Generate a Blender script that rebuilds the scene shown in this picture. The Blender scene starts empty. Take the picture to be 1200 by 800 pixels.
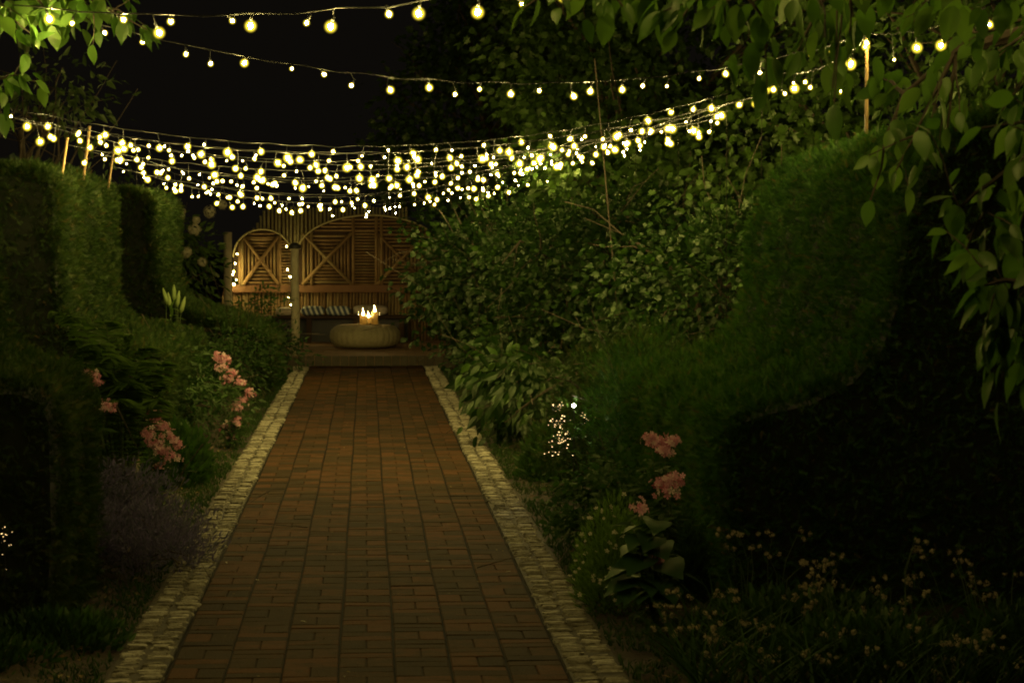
import bpy, math, random
import numpy as np
from mathutils import Vector, Matrix

rng = np.random.default_rng(7)
random.seed(7)
sc = bpy.context.scene
COL = sc.collection
PI = math.pi

# ------------------------------------------------------------------ camera
F_PX = 2900.0
TH = math.atan(112 / F_PX)
PS = math.atan(171 / F_PX * math.cos(TH))
FW = np.array([math.sin(PS) * math.cos(TH), math.cos(PS) * math.cos(TH), -math.sin(TH)])
RT = np.array([math.cos(PS), -math.sin(PS), 0.0])
UP = np.cross(RT, FW)
EYE = np.array([0.0, 0.0, 1.5])
cd = bpy.data.cameras.new('camera')
cam = bpy.data.objects.new('camera', cd); COL.objects.link(cam)
cam.matrix_world = Matrix(((RT[0], UP[0], -FW[0], EYE[0]), (RT[1], UP[1], -FW[1], EYE[1]),
                           (RT[2], UP[2], -FW[2], EYE[2]), (0, 0, 0, 1)))
cd.sensor_fit = 'HORIZONTAL'; cd.sensor_width = 36
cd.lens = 36 * F_PX / 1200
cd.clip_start = 0.1; cd.clip_end = 2000
cd.dof.use_dof = True; cd.dof.focus_distance = 13.0; cd.dof.aperture_fstop = 87.0 / 5.0
sc.camera = cam


def ray(px, py):
    return FW + RT * ((px - 600) / F_PX) - UP * ((py - 400) / F_PX)


def at(px, py, Y):
    """world point seen at that place of the photograph on the plane Y metres ahead"""
    r = ray(px, py)
    return EYE + r * (Y / r[1])


def on_plane(px, py, A, B):
    """where the view ray meets the vertical plane through the two poles A and B"""
    r = ray(px, py)
    n = np.array([B[1] - A[1], -(B[0] - A[0]), 0.0])
    t = np.dot(n, np.array([A[0], A[1], 0]) - EYE) / np.dot(n, r)
    return EYE + r * t


# ------------------------------------------------------------------ objects
def tag(o, label=None, cat=None, group=None, kind=None):
    if label: o['label'] = label
    if cat: o['category'] = cat
    if group: o['group'] = group
    if kind: o['kind'] = kind
    return o


def empty(name, loc, label, cat, group=None):
    o = bpy.data.objects.new(name, None); COL.objects.link(o)
    o.location = Vector([float(v) for v in loc]); o.empty_display_size = .1
    return tag(o, label, cat, group)


def link(name, me, parent=None, world=True):
    o = bpy.data.objects.new(name, me); COL.objects.link(o)
    if parent is not None:
        o.parent = parent
        if world:   # the mesh was built in world coordinates
            o.location = -parent_loc(parent)
    return o


def parent_loc(p):
    v = Vector(p.location)
    while p.parent: p = p.parent; v += p.location
    return v


class MB:
    """collects shapes in world coordinates and links them as ONE mesh object"""
    def __init__(s): s.v = []; s.f = []; s.t = []; s.m = []; s.n = 0

    def add(s, v, f, tint=None, mat=0):
        v = np.asarray(v, float).reshape(-1, 3)
        s.v.append(v)
        s.f += [tuple(int(i) + s.n for i in q) for q in f]
        s.m += [mat] * len(f)
        s.t.append(np.full(len(v), random.random() if tint is None else tint))
        s.n += len(v)

    def box(s, lo, hi, tint=None, mat=0, bev=0.0):
        x0, y0, z0 = lo; x1, y1, z1 = hi
        if bev <= 0:
            v = [(x, y, z) for z in (z0, z1) for y in (y0, y1) for x in (x0, x1)]
            s.add(v, [(0, 2, 3, 1), (4, 5, 7, 6), (0, 1, 5, 4), (2, 6, 7, 3), (0, 4, 6, 2), (1, 3, 7, 5)], tint, mat)
        else:
            b = bev
            v = []
            for (z, d) in ((z0, b), (z0 + b, 0), (z1 - b, 0), (z1, b)):
                v += [(x0 + d, y0 + d, z), (x1 - d, y0 + d, z), (x1 - d, y1 - d, z), (x0 + d, y1 - d, z)]
            f = [(3, 2, 1, 0), (12, 13, 14, 15)]
            for k in range(3):
                for i in range(4):
                    j = (i + 1) % 4
                    f.append((4 * k + i, 4 * k + j, 4 * k + 4 + j, 4 * k + 4 + i))
            s.add(v, f, tint, mat)

    def tube(s, pts, rad, n=6, tint=None, mat=0, caps=True):
        pts = [np.asarray(p, float) for p in pts]
        if not hasattr(rad, '__len__'): rad = [rad] * len(pts)
        V = []; ref = None
        for i, p in enumerate(pts):
            d = pts[min(i + 1, len(pts) - 1)] - pts[max(i - 1, 0)]
            d = d / (np.linalg.norm(d) + 1e-9)
            if ref is None:
                a = np.array([0, 0, 1.]) if abs(d[2]) < .9 else np.array([1., 0, 0])
            else: a = ref
            u = np.cross(a, d); u /= (np.linalg.norm(u) + 1e-9)
            w = np.cross(d, u); ref = w
            for k in range(n):
                t = 2 * PI * k / n
                V.append(p + rad[i] * (math.cos(t) * u + math.sin(t) * w))
        f = []
        for i in range(len(pts) - 1):
            for k in range(n):
                j = (k + 1) % n
                f.append((i * n + k, i * n + j, (i + 1) * n + j, (i + 1) * n + k))
        if caps:
            f.append(tuple(range(n))[::-1]); f.append(tuple((len(pts) - 1) * n + k for k in range(n)))
        s.add(V, f, tint, mat)

    def lathe(s, c, prof, n=24, tint=None, mat=0, rib=None):
        V = []
        for (r, z) in prof:
            for k in range(n):
                t = 2 * PI * k / n
                rr = r * (1 + (rib(t, z) if rib else 0))
                V.append((c[0] + rr * math.cos(t), c[1] + rr * math.sin(t), c[2] + z))
        f = []
        for i in range(len(prof) - 1):
            for k in range(n):
                j = (k + 1) % n
                f.append((i * n + k, i * n + j, (i + 1) * n + j, (i + 1) * n + k))
        if prof[0][0] > 1e-4: f.append(tuple(range(n))[::-1])
        if prof[-1][0] > 1e-4: f.append(tuple((len(prof) - 1) * n + k for k in range(n)))
        s.add(V, f, tint, mat)

    def build(s, name, mats, parent=None, smooth=False):
        me = bpy.data.meshes.new(name)
        me.from_pydata(np.concatenate(s.v).tolist(), [], s.f)
        if not isinstance(mats, (list, tuple)): mats = [mats]
        for m in mats: me.materials.append(m)
        if len(mats) > 1: me.polygons.foreach_set('material_index', s.m)
        a = me.attributes.new('tint', 'FLOAT', 'POINT'); a.data.foreach_set('value', np.concatenate(s.t).astype(np.float32))
        if smooth: me.polygons.foreach_set('use_smooth', [True] * len(me.polygons))
        me.update()
        return link(name, me, parent)


def fast_mesh(name, V, T, mats, tint, parent=None, smooth=False, mi=None):
    """V (n,3), T (m,3) triangles, tint per vertex"""
    me = bpy.data.meshes.new(name)
    me.vertices.add(len(V)); me.vertices.foreach_set('co', V.astype(np.float32).ravel())
    me.loops.add(T.size); me.loops.foreach_set('vertex_index', T.astype(np.int32).ravel())
    me.polygons.add(len(T))
    me.polygons.foreach_set('loop_start', np.arange(0, T.size, 3, dtype=np.int32))
    if not isinstance(mats, (list, tuple)): mats = [mats]
    for m in mats: me.materials.append(m)
    if mi is not None: me.polygons.foreach_set('material_index', mi.astype(np.int32))
    me.polygons.foreach_set('use_smooth', np.full(len(T), smooth))
    a = me.attributes.new('tint', 'FLOAT', 'POINT'); a.data.foreach_set('value', tint.astype(np.float32))
    me.update(calc_edges=True)
    return link(name, me, parent)


# ------------------------------------------------------------------ materials
def nodes(name):
    m = bpy.data.materials.new(name); m.use_nodes = True
    nt = m.node_tree; nt.nodes.clear()
    out = nt.nodes.new('ShaderNodeOutputMaterial')
    return m, nt, out


def N(nt, t, **kw):
    n = nt.nodes.new(t)
    for k, v in kw.items(): setattr(n, k, v)
    return n


def ramp_tint(nt, cols, noise_scale=None, noise_amt=.35):
    """colour from the per-piece tint, roughened by object-space noise"""
    at_ = N(nt, 'ShaderNodeAttribute', attribute_name='tint')
    fac = at_.outputs['Fac']
    if noise_scale:
        tc = N(nt, 'ShaderNodeTexCoord'); no = N(nt, 'ShaderNodeTexNoise')
        no.inputs['Scale'].default_value = noise_scale; no.inputs['Detail'].default_value = 6
        nt.links.new(tc.outputs['Object'], no.inputs['Vector'])
        mr = N(nt, 'ShaderNodeMapRange'); mr.inputs['From Min'].default_value = .3; mr.inputs['From Max'].default_value = .7
        nt.links.new(no.outputs['Fac'], mr.inputs['Value'])
        mx = N(nt, 'ShaderNodeMix'); mx.data_type = 'FLOAT'; mx.inputs[0].default_value = noise_amt
        nt.links.new(fac, mx.inputs[2]); nt.links.new(mr.outputs['Result'], mx.inputs[3])
        fac = mx.outputs[0]
    cr = N(nt, 'ShaderNodeValToRGB')
    el = cr.color_ramp.elements
    for i, c in enumerate(cols):
        p = i / (len(cols) - 1)
        if i < 2: e = el[i]; e.position = p
        else: e = el.new(p)
        e.color = (*c, 1)
    # re-set, since new() copies
    for i, c in enumerate(cols): el[i].position = i / (len(cols) - 1) if len(cols) <= 2 else el[i].position
    nt.links.new(fac, cr.inputs['Fac'])
    return cr.outputs['Color']


def ramp_tint_safe(nt, cols, *a):
    cols = list(cols)
    if len(cols) == 2: return ramp_tint(nt, cols, *a)
    out = ramp_tint(nt, cols[:1] + cols[-1:], *a)
    el = out.node.color_ramp.elements
    for i in range(1, len(cols) - 1):
        e = el.new(i / (len(cols) - 1)); e.color = (*cols[i], 1)
    return out


def leaf_mat(name, cols, trans=.35, gloss=.06, rough=.45, nscale=None):
    m, nt, out = nodes(name)
    col = ramp_tint_safe(nt, cols, nscale, .3) if nscale else ramp_tint_safe(nt, cols)
    d = N(nt, 'ShaderNodeBsdfDiffuse'); t = N(nt, 'ShaderNodeBsdfTranslucent'); g = N(nt, 'ShaderNodeBsdfGlossy')
    g.inputs['Roughness'].default_value = rough
    hs = N(nt, 'ShaderNodeHueSaturation'); hs.inputs['Value'].default_value = 1.4; hs.inputs['Saturation'].default_value = 1.08
    nt.links.new(col, d.inputs['Color']); nt.links.new(col, hs.inputs['Color']); nt.links.new(hs.outputs[0], t.inputs['Color'])
    g.inputs['Color'].default_value = (.55, .6, .4, 1)
    a = N(nt, 'ShaderNodeMixShader'); a.inputs[0].default_value = trans
    b = N(nt, 'ShaderNodeMixShader'); b.inputs[0].default_value = gloss
    nt.links.new(d.outputs[0], a.inputs[1]); nt.links.new(t.outputs[0], a.inputs[2])
    nt.links.new(a.outputs[0], b.inputs[1]); nt.links.new(g.outputs[0], b.inputs[2])
    nt.links.new(b.outputs[0], out.inputs[0])
    return m


def solid_mat(name, cols, rough=.8, nscale=20, namt=.5, bump=0.0, bscale=60, spec=.3, stretch=None):
    m, nt, out = nodes(name)
    p = N(nt, 'ShaderNodeBsdfPrincipled')
    p.inputs['Roughness'].default_value = rough
    p.inputs['Specular IOR Level'].default_value = spec
    col = ramp_tint_safe(nt, cols, nscale, namt)
    nt.links.new(col, p.inputs['Base Color'])
    if bump:
        tc = N(nt, 'ShaderNodeTexCoord'); no = N(nt, 'ShaderNodeTexNoise')
        no.inputs['Scale'].default_value = bscale; no.inputs['Detail'].default_value = 8
        vec = tc.outputs['Object']
        if stretch:
            mp = N(nt, 'ShaderNodeMapping'); mp.inputs['Scale'].default_value = stretch
            nt.links.new(vec, mp.inputs['Vector']); vec = mp.outputs[0]
        nt.links.new(vec, no.inputs['Vector'])
        b = N(nt, 'ShaderNodeBump'); b.inputs['Strength'].default_value = bump; b.inputs['Distance'].default_value = .01
        nt.links.new(no.outputs['Fac'], b.inputs['Height']); nt.links.new(b.outputs[0], p.inputs['Normal'])
    nt.links.new(p.outputs[0], out.inputs[0])
    return m


def emit_mat(name, col, strength):
    m, nt, out = nodes(name)
    e = N(nt, 'ShaderNodeEmission'); e.inputs[0].default_value = (*col, 1); e.inputs[1].default_value = strength
    nt.links.new(e.outputs[0], out.inputs[0])
    return m


def halo_mat(name, col, strength, power):
    """the softly glowing glass envelope round a filament: brightest where one looks through most glass near the filament"""
    m, nt, out = nodes(name)
    e = N(nt, 'ShaderNodeEmission'); e.inputs[0].default_value = (*col, 1)
    t = N(nt, 'ShaderNodeBsdfTransparent')
    lw = N(nt, 'ShaderNodeLayerWeight'); lw.inputs[0].default_value = .5
    inv = N(nt, 'ShaderNodeMath', operation='SUBTRACT'); inv.inputs[0].default_value = 1
    pw = N(nt, 'ShaderNodeMath', operation='POWER'); pw.inputs[1].default_value = power
    ml = N(nt, 'ShaderNodeMath', operation='MULTIPLY'); ml.inputs[1].default_value = strength
    nt.links.new(lw.outputs['Facing'], inv.inputs[1]); nt.links.new(inv.outputs[0], pw.inputs[0])
    nt.links.new(pw.outputs[0], ml.inputs[0]); nt.links.new(ml.outputs[0], e.inputs[1])
    a = N(nt, 'ShaderNodeAddShader'); nt.links.new(e.outputs[0], a.inputs[0]); nt.links.new(t.outputs[0], a.inputs[1])
    nt.links.new(a.outputs[0], out.inputs[0])
    m.cycles.emission_sampling = 'NONE'
    return m


def glass_mat(name):
    m, nt, out = nodes(name)
    t = N(nt, 'ShaderNodeBsdfTransparent'); g = N(nt, 'ShaderNodeBsdfGlossy'); g.inputs['Roughness'].default_value = .05
    t.inputs[0].default_value = (.93, .95, .93, 1)
    fr = N(nt, 'ShaderNodeLayerWeight'); fr.inputs[0].default_value = .5
    p1 = N(nt, 'ShaderNodeMath', operation='POWER'); p1.inputs[1].default_value = 3.0
    p2 = N(nt, 'ShaderNodeMath', operation='MULTIPLY_ADD'); p2.inputs[1].default_value = .55; p2.inputs[2].default_value = .05
    nt.links.new(fr.outputs['Facing'], p1.inputs[0]); nt.links.new(p1.outputs[0], p2.inputs[0]); fr = p2
    mx = N(nt, 'ShaderNodeMixShader'); nt.links.new(fr.outputs[0], mx.inputs[0])
    nt.links.new(t.outputs[0], mx.inputs[1]); nt.links.new(g.outputs[0], mx.inputs[2]); nt.links.new(mx.outputs[0], out.inputs[0])
    return m


WARM = (1.0, .77, .24)
M = {}
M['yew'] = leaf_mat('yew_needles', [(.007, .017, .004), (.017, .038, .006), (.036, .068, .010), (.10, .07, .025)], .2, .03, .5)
M['yew_fresh'] = leaf_mat('yew_fresh_needles', [(.009, .030, .005), (.026, .074, .010), (.062, .145, .020), (.12, .085, .03)], .25, .03, .5)  # one yew in two tones: bulb light painted into this lighter copy
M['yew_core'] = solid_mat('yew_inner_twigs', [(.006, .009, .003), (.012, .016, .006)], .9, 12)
M['dogwood'] = leaf_mat('dogwood_leaf', [(.055, .12, .018), (.08, .16, .024), (.115, .20, .035)], .5, .06, .4)
M['hazel'] = leaf_mat('hazel_leaf', [(.006, .017, .003), (.012, .032, .005), (.021, .051, .008), (.060, .120, .017)], .3, .06, .45)
M['darktree'] = leaf_mat('evergreen_leaf', [(.035, .06, .018), (.07, .11, .03)], .25, .05, .5)
M['treeleaf'] = leaf_mat('tree_leaf', [(.035, .07, .014), (.065, .12, .022), (.10, .18, .032)], .35, .06, .45)
M['herb'] = leaf_mat('herb_leaf', [(.016, .040, .008), (.042, .09, .015)], .3, .05, .5)
M['fern'] = leaf_mat('fern_frond', [(.075, .14, .022), (.13, .22, .04)], .35, .04, .5)
M['hosta'] = leaf_mat('hosta_leaf', [(.022, .055, .016), (.04, .09, .025)], .25, .08, .4)
M['purple'] = leaf_mat('catmint_leaf', [(.08, .10, .09), (.18, .15, .27), (.12, .12, .14)], .2, .02, .6)
M['pink'] = leaf_mat('phlox_petal', [(.42, .12, .17), (.68, .36, .42), (.70, .56, .50)], .3, .02, .6)
M['cream'] = leaf_mat('cream_petal', [(.45, .42, .28), (.6, .56, .4)], .3, .02, .6)
M['dry'] = leaf_mat('dried_flower', [(.24, .20, .12), (.46, .40, .25)], .2, .02, .6)
M['bud'] = leaf_mat('lily_bud', [(.22, .30, .08), (.3, .38, .12)], .3, .04, .5)
M['stem'] = solid_mat('green_stem', [(.05, .08, .02), (.09, .12, .04)], .7, 10)
M['bark'] = solid_mat('bark', [(.05, .04, .028), (.12, .09, .06)], .9, 14, .6, .8, 40)
M['bamboo'] = solid_mat('bamboo_cane', [(.22, .14, .05), (.32, .21, .08)], .5, 8, .4)
M['litter'] = leaf_mat('litter_leaf', [(.04, .03, .015), (.12, .08, .03), (.25, .20, .09)], .1, .02, .6)
M['rod'] = solid_mat('dark_rod', [(.01, .01, .008), (.02, .018, .012)], .9, 8, spec=.05)
M['wire'] = solid_mat('black_cable', [(.018, .018, .015), (.035, .035, .03)], .45, 8, spec=.4)
M['socket'] = solid_mat('bulb_socket', [(.02, .02, .018), (.04, .04, .03)], .4, 8)
M['brick'] = solid_mat('brick_paver', [(.022, .016, .009), (.036, .0245, .0105), (.047, .029, .0115), (.085, .038, .0135), (.046, .033, .0125)], .9, 16, .25, .6, 90, .04)
M['sett'] = solid_mat('limestone_sett', [(.07, .06, .04), (.20, .18, .12), (.38, .35, .25), (.56, .52, .40)], .85, 45, .4, .9, 90, .1)
M['mortar'] = solid_mat('sandy_mortar', [(.035, .03, .018), (.10, .085, .045)], .95, 9, .7, .8, 80)
M['joint'] = solid_mat('dirty_joint_sand', [(.006, .005, .003), (.018, .014, .008)], .95, 9, .7, .8, 80, .05)
M['soil'] = solid_mat('soil', [(.016, .012, .007), (.045, .030, .015), (.028, .032, .010)], .95, 7, .9, 1.0, 60)
M['ground'] = solid_mat('ground_turf', [(.02, .022, .01), (.045, .04, .02)], .95, .8, .9, .8, 20)
M['terrace'] = solid_mat('terrace_brick', [(.16, .10, .055), (.30, .18, .085), (.22, .16, .09)], .85, 14, .4, .5, 60)
M['pole_pale'] = solid_mat('peeled_pole', [(.20, .17, .08), (.36, .31, .15), (.28, .25, .13)], .75, 9, .4, .4, 40)
M['pole_brown'] = solid_mat('brown_pole', [(.11, .065, .03), (.24, .15, .065), (.24, .19, .09)], .7, 9, .4, .4, 40)
M['board'] = solid_mat('dark_board', [(.035, .02, .01), (.05, .028, .014)], .8, 6)
M['rail'] = solid_mat('oiled_rail', [(.15, .075, .035), (.20, .10, .045)], .6, 12, .5, .3, 50, stretch=(1, 8, 8))
M['riser'] = solid_mat('step_stone', [(.06, .05, .035), (.12, .10, .065)], .9, 12, .5, .6, 50)
M['post'] = solid_mat('weathered_post', [(.32, .28, .18), (.50, .44, .29)], .8, 14, .6, .6, 30, stretch=(6, 6, .7))
M['cap'] = solid_mat('black_cap', [(.015, .015, .015), (.03, .03, .03)], .5, 10)
M['wicker'] = solid_mat('wicker', [(.36, .31, .17), (.56, .48, .29)], .7, 30, .5, .8, 120)
M['cushion'] = solid_mat('pale_fabric', [(.40, .34, .26), (.48, .42, .33)], .9, 30, .5, .3, 200)
M['wax'] = leaf_mat('wax', [(.8, .68, .42), (.85, .72, .45)], .6, .03, .4)
M['glass'] = glass_mat('jar_glass')
M['bulb_hi'] = emit_mat('bulb_filament_bright', WARM, 1250)
M['bulb_lo'] = emit_mat('bulb_filament_soft', WARM, 700)
M['globe_hi'] = halo_mat('bulb_glass_bright', (1.0, .76, .05), 2.1, 5.0)  # additive glow on the bulb glass, painting lens bloom around the filament
M['globe_lo'] = halo_mat('bulb_glass_soft', (1.0, .78, .06), 1.9, 4.5)
M['flame'] = emit_mat('candle_flame', (1.0, .66, .24), 1100)
M['led'] = emit_mat('tiny_led', (1.0, .66, .26), 3.5)  # weak glow painted in for glints
M['led_white'] = emit_mat('white_led', (1.0, .95, .8), 500)


def stripe_mat():
    m, nt, out = nodes('striped_fabric')
    p = N(nt, 'ShaderNodeBsdfPrincipled'); p.inputs['Roughness'].default_value = .9
    tc = N(nt, 'ShaderNodeTexCoord'); w = N(nt, 'ShaderNodeTexWave'); mp = N(nt, 'ShaderNodeMapping')
    mp.inputs['Rotation'].default_value = (0, math.radians(22), 0)
    w.inputs['Scale'].default_value = 4.6; w.bands_direction = 'X'
    cr = N(nt, 'ShaderNodeValToRGB'); cr.color_ramp.interpolation = 'CONSTANT'
    cr.color_ramp.elements[0].color = (.06, .09, .13, 1); cr.color_ramp.elements[1].color = (.62, .64, .56, 1)
    cr.color_ramp.elements[1].position = .62
    nt.links.new(tc.outputs['Object'], mp.inputs[0]); nt.links.new(mp.outputs[0], w.inputs[0])
    nt.links.new(w.outputs['Fac'], cr.inputs[0]); nt.links.new(cr.outputs[0], p.inputs['Base Color'])
    nt.links.new(p.outputs[0], out.inputs[0])
    return m


M['stripe'] = stripe_mat()

# ------------------------------------------------------------------ leaf templates (length 1 along +Y, face +Z)
def tmpl_ovate(w=.52, fold=.10, droop=.18, teeth=0.0):
    ys = [0, .10, .28, .48, .68, .84, 1.0]
    hw = [.02, .30, .48, .50, .36, .15, 0.0]
    V = []; T = []
    for i, (y, h) in enumerate(zip(ys, hw)):
        z = -droop * y * y
        k = 1 + teeth * ((-1) ** i)
        V += [(-h * w * k, y, z + fold * h), (0, y, z), (h * w * k, y, z + fold * h)]
    for i in range(len(ys) - 1):
        a = 3 * i; b = a + 3
        T += [(a, a + 1, b + 1), (a, b + 1, b), (a + 1, a + 2, b + 2), (a + 1, b + 2, b + 1)]
    return np.array(V), np.array(T)


def tmpl_ovate_lite(w=.5, fold=.12, droop=.15):
    V = [(0, 0, 0), (-w * .45, .35, .45 * fold), (0, .45, -droop * .2), (w * .45, .35, .45 * fold), (-w * .25, .75, -droop * .5), (w * .25, .75, -droop * .5), (0, 1, -droop)]
    T = [(0, 2, 1), (0, 3, 2), (1, 2, 4), (2, 3, 5), (2, 5, 6), (2, 6, 4)]
    return np.array(V), np.array(T)


def tmpl_lobed():
    pts = [(0, 0), (.28, -.02), (.30, .22), (.55, .30), (.36, .50), (.34, .72), (.16, .68), (0, 1), (-.16, .68), (-.34, .72), (-.36, .50), (-.55, .30), (-.30, .22), (-.28, -.02)]
    V = [(0, .38, -.03)] + [(x * .85, y, .10 * abs(x) - .16 * y * y) for x, y in pts]
    n = len(pts)
    T = [(0, 1 + i, 1 + (i + 1) % n) for i in range(n)]
    T = [(a, c, b) for a, b, c in T]
    return np.array(V, float), np.array(T)


def tmpl_sprig():
    """short yew shoot: a stem with needles on both sides"""
    V = []; T = []
    for k in range(5):
        y = .1 + .17 * k; L = .34 - .045 * k
        for sg in (-1, 1):
            b = len(V)
            V += [(0, y - .03, 0), (0, y + .05, 0), (sg * L, y + .16, .03 * sg)]
            T.append((b, b + 1, b + 2) if sg < 0 else (b, b + 2, b + 1))
    b = len(V); V += [(-.03, 0, 0), (.03, 0, 0), (0, 1, 0)]; T.append((b, b + 1, b + 2))
    return np.array(V, float), np.array(T)


def tmpl_tuft():
    V = []; T = []
    for k in range(3):
        a = 2 * PI * k / 3
        c, s_ = math.cos(a), math.sin(a)
        b = len(V)
        V += [(-.10 * c, 0, -.10 * s_), (.10 * c, 0, .10 * s_), (.22 * s_, 1, -.22 * c)]
        T.append((b, b + 1, b + 2))
    return np.array(V, float), np.array(T)


def tmpl_flower():
    V = [(0, 0, .0)]; T = []
    for k in range(5):
        a = 2 * PI * k / 5
        b = len(V)
        for da, r in ((-.42, .75), (0, 1.0), (.42, .75)):
            V.append((r * math.cos(a + da), r * math.sin(a + da), .12 * r))
        T += [(0, b, b + 1), (0, b + 1, b + 2)]
    return np.array(V, float), np.array(T)


def tmpl_blade():
    V = []; T = []
    for i in range(6):
        y = i / 5; w = .018 * (1 - y) + .002
        V += [(-w, y, -.35 * y * y), (w, y, -.35 * y * y)]
    for i in range(5):
        a = 2 * i; T += [(a, a + 1, a + 3), (a, a + 3, a + 2)]
    return np.array(V, float), np.array(T)


OV, OVL, LOB, SPR, TUF, FLO, BLA = tmpl_ovate(), tmpl_ovate_lite(), tmpl_lobed(), tmpl_sprig(), tmpl_tuft(), tmpl_flower(), tmpl_blade()
OVS = tmpl_ovate(.42, .12, .3)


def norm(a):
    return a / (np.linalg.norm(a, axis=-1, keepdims=True) + 1e-9)


def place(tm, pos, d, up, scale, tint=None):
    """instances of a template: returns V, T, tint"""
    v, t = tm
    n = len(pos)
    d = norm(d); x = norm(np.cross(d, up)); z = np.cross(x, d)
    scale = np.broadcast_to(scale, (n,)).astype(float)
    R = np.stack([x, d, z], axis=2)          # columns
    V = np.einsum('nij,mj->nmi', R, v) * scale[:, None, None] + pos[:, None, :]
    T = t[None] + (np.arange(n) * len(v))[:, None, None]
    if tint is None: tint = rng.random(n)
    return V.reshape(-1, 3), T.reshape(-1, 3), np.repeat(tint, len(v))


def merge(parts):
    V = []; T = []; A = []; k = 0
    for v, t, a in parts:
        V.append(v); T.append(t + k); A.append(a); k += len(v)
    return np.concatenate(V), np.concatenate(T), np.concatenate(A)


def rnd(n, s=1.0): return rng.normal(0, s, (n, 3))


def unit(n): return norm(rng.normal(0, 1, (n, 3)))


def lump(p, s=1.0):
    """smooth value in about -1..1 that makes clipped surfaces uneven"""
    x, y, z = p[:, 0] * s, p[:, 1] * s, p[:, 2] * s
    return (np.sin(3.1 * x + 1.7 * y + .3) * np.sin(2.7 * y - 1.9 * z + 1.1) + np.sin(5.3 * z + 2.1 * x) * np.sin(4.9 * y + 3.3 * z) * .6
            + np.sin(11 * y + 7 * z) * np.sin(9 * x - 8 * z) * .35) / 1.7


# ------------------------------------------------------------------ world and render settings
w = bpy.data.worlds.new('World'); sc.world = w; w.use_nodes = True
nt = w.node_tree; nt.nodes.clear()
o_ = N(nt, 'ShaderNodeOutputWorld'); bg = N(nt, 'ShaderNodeBackground')
sky = N(nt, 'ShaderNodeTexSky'); sky.sky_type = 'NISHITA'; sky.sun_disc = False
sky.sun_elevation = math.radians(-4); sky.sun_rotation = math.radians(200)
bw = N(nt, 'ShaderNodeRGBToBW'); nt.links.new(sky.outputs[0], bw.inputs[0])
mixn = N(nt, 'ShaderNodeMix'); mixn.data_type = 'RGBA'; mixn.inputs[0].default_value = .92
mixn.inputs[7].default_value = (.0036, .0030, .0022, 1)
nt.links.new(bw.outputs[0], mixn.inputs[6]); mixn.inputs[0].default_value = 1.0
nt.links.new(mixn.outputs[2], bg.inputs[0]); bg.inputs[1].default_value = 1.0
nt.links.new(bg.outputs[0], o_.inputs[0])
sc.view_settings.view_transform = 'Standard'; sc.view_settings.look = 'None'
sc.view_settings.exposure = 0; sc.view_settings.gamma = 1
cy = sc.cycles
cy.max_bounces = 5; cy.diffuse_bounces = 3; cy.glossy_bounces = 2; cy.transmission_bounces = 3; cy.transparent_max_bounces = 32
cy.sample_clamp_indirect = 2.0; cy.caustics_reflective = False; cy.caustics_refractive = False
cy.use_light_tree = True
cy.use_denoising = True
cy.pixel_filter_type = 'BLACKMAN_HARRIS'; cy.filter_width = 1.9

# ------------------------------------------------------------------ ground
def grid(x0, x1, y0, y1, nx, ny, zf):
    xs = np.linspace(x0, x1, nx); ys = np.linspace(y0, y1, ny)
    X, Y = np.meshgrid(xs, ys)
    V = np.stack([X.ravel(), Y.ravel(), np.zeros(X.size)], 1)
    V[:, 2] = zf(V)
    i = np.arange(nx * ny).reshape(ny, nx)
    a, b, c, d = i[:-1, :-1].ravel(), i[:-1, 1:].ravel(), i[1:, 1:].ravel(), i[1:, :-1].ravel()
    T = np.concatenate([np.stack([a, b, c], 1), np.stack([a, c, d], 1)])
    return V, T


V, T = grid(-400, 400, -200, 600, 5, 5, lambda p: p[:, 0] * 0 - .06)
tag(fast_mesh('ground', V, T, M['ground'], np.full(len(V), .5)), kind='structure')
for sgn, nm in ((-1, 'soil_bed'), (1, 'soil_bed')):
    def zf(p):
        e = np.clip((np.abs(p[:, 0]) - .92) / .25, 0, 1)
        return -.006 + e * (.03 + .018 * lump(p, 2.5) + .01 * rng.normal(0, 1, len(p)))
    V, T = grid(.90 * sgn, 3.6 * sgn, -1, 30, 60, 420, zf)
    if sgn < 0: T = T[:, ::-1]
    tag(fast_mesh(nm, V, T, M['soil'], rng.random(len(V)), smooth=True), kind='structure')

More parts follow.
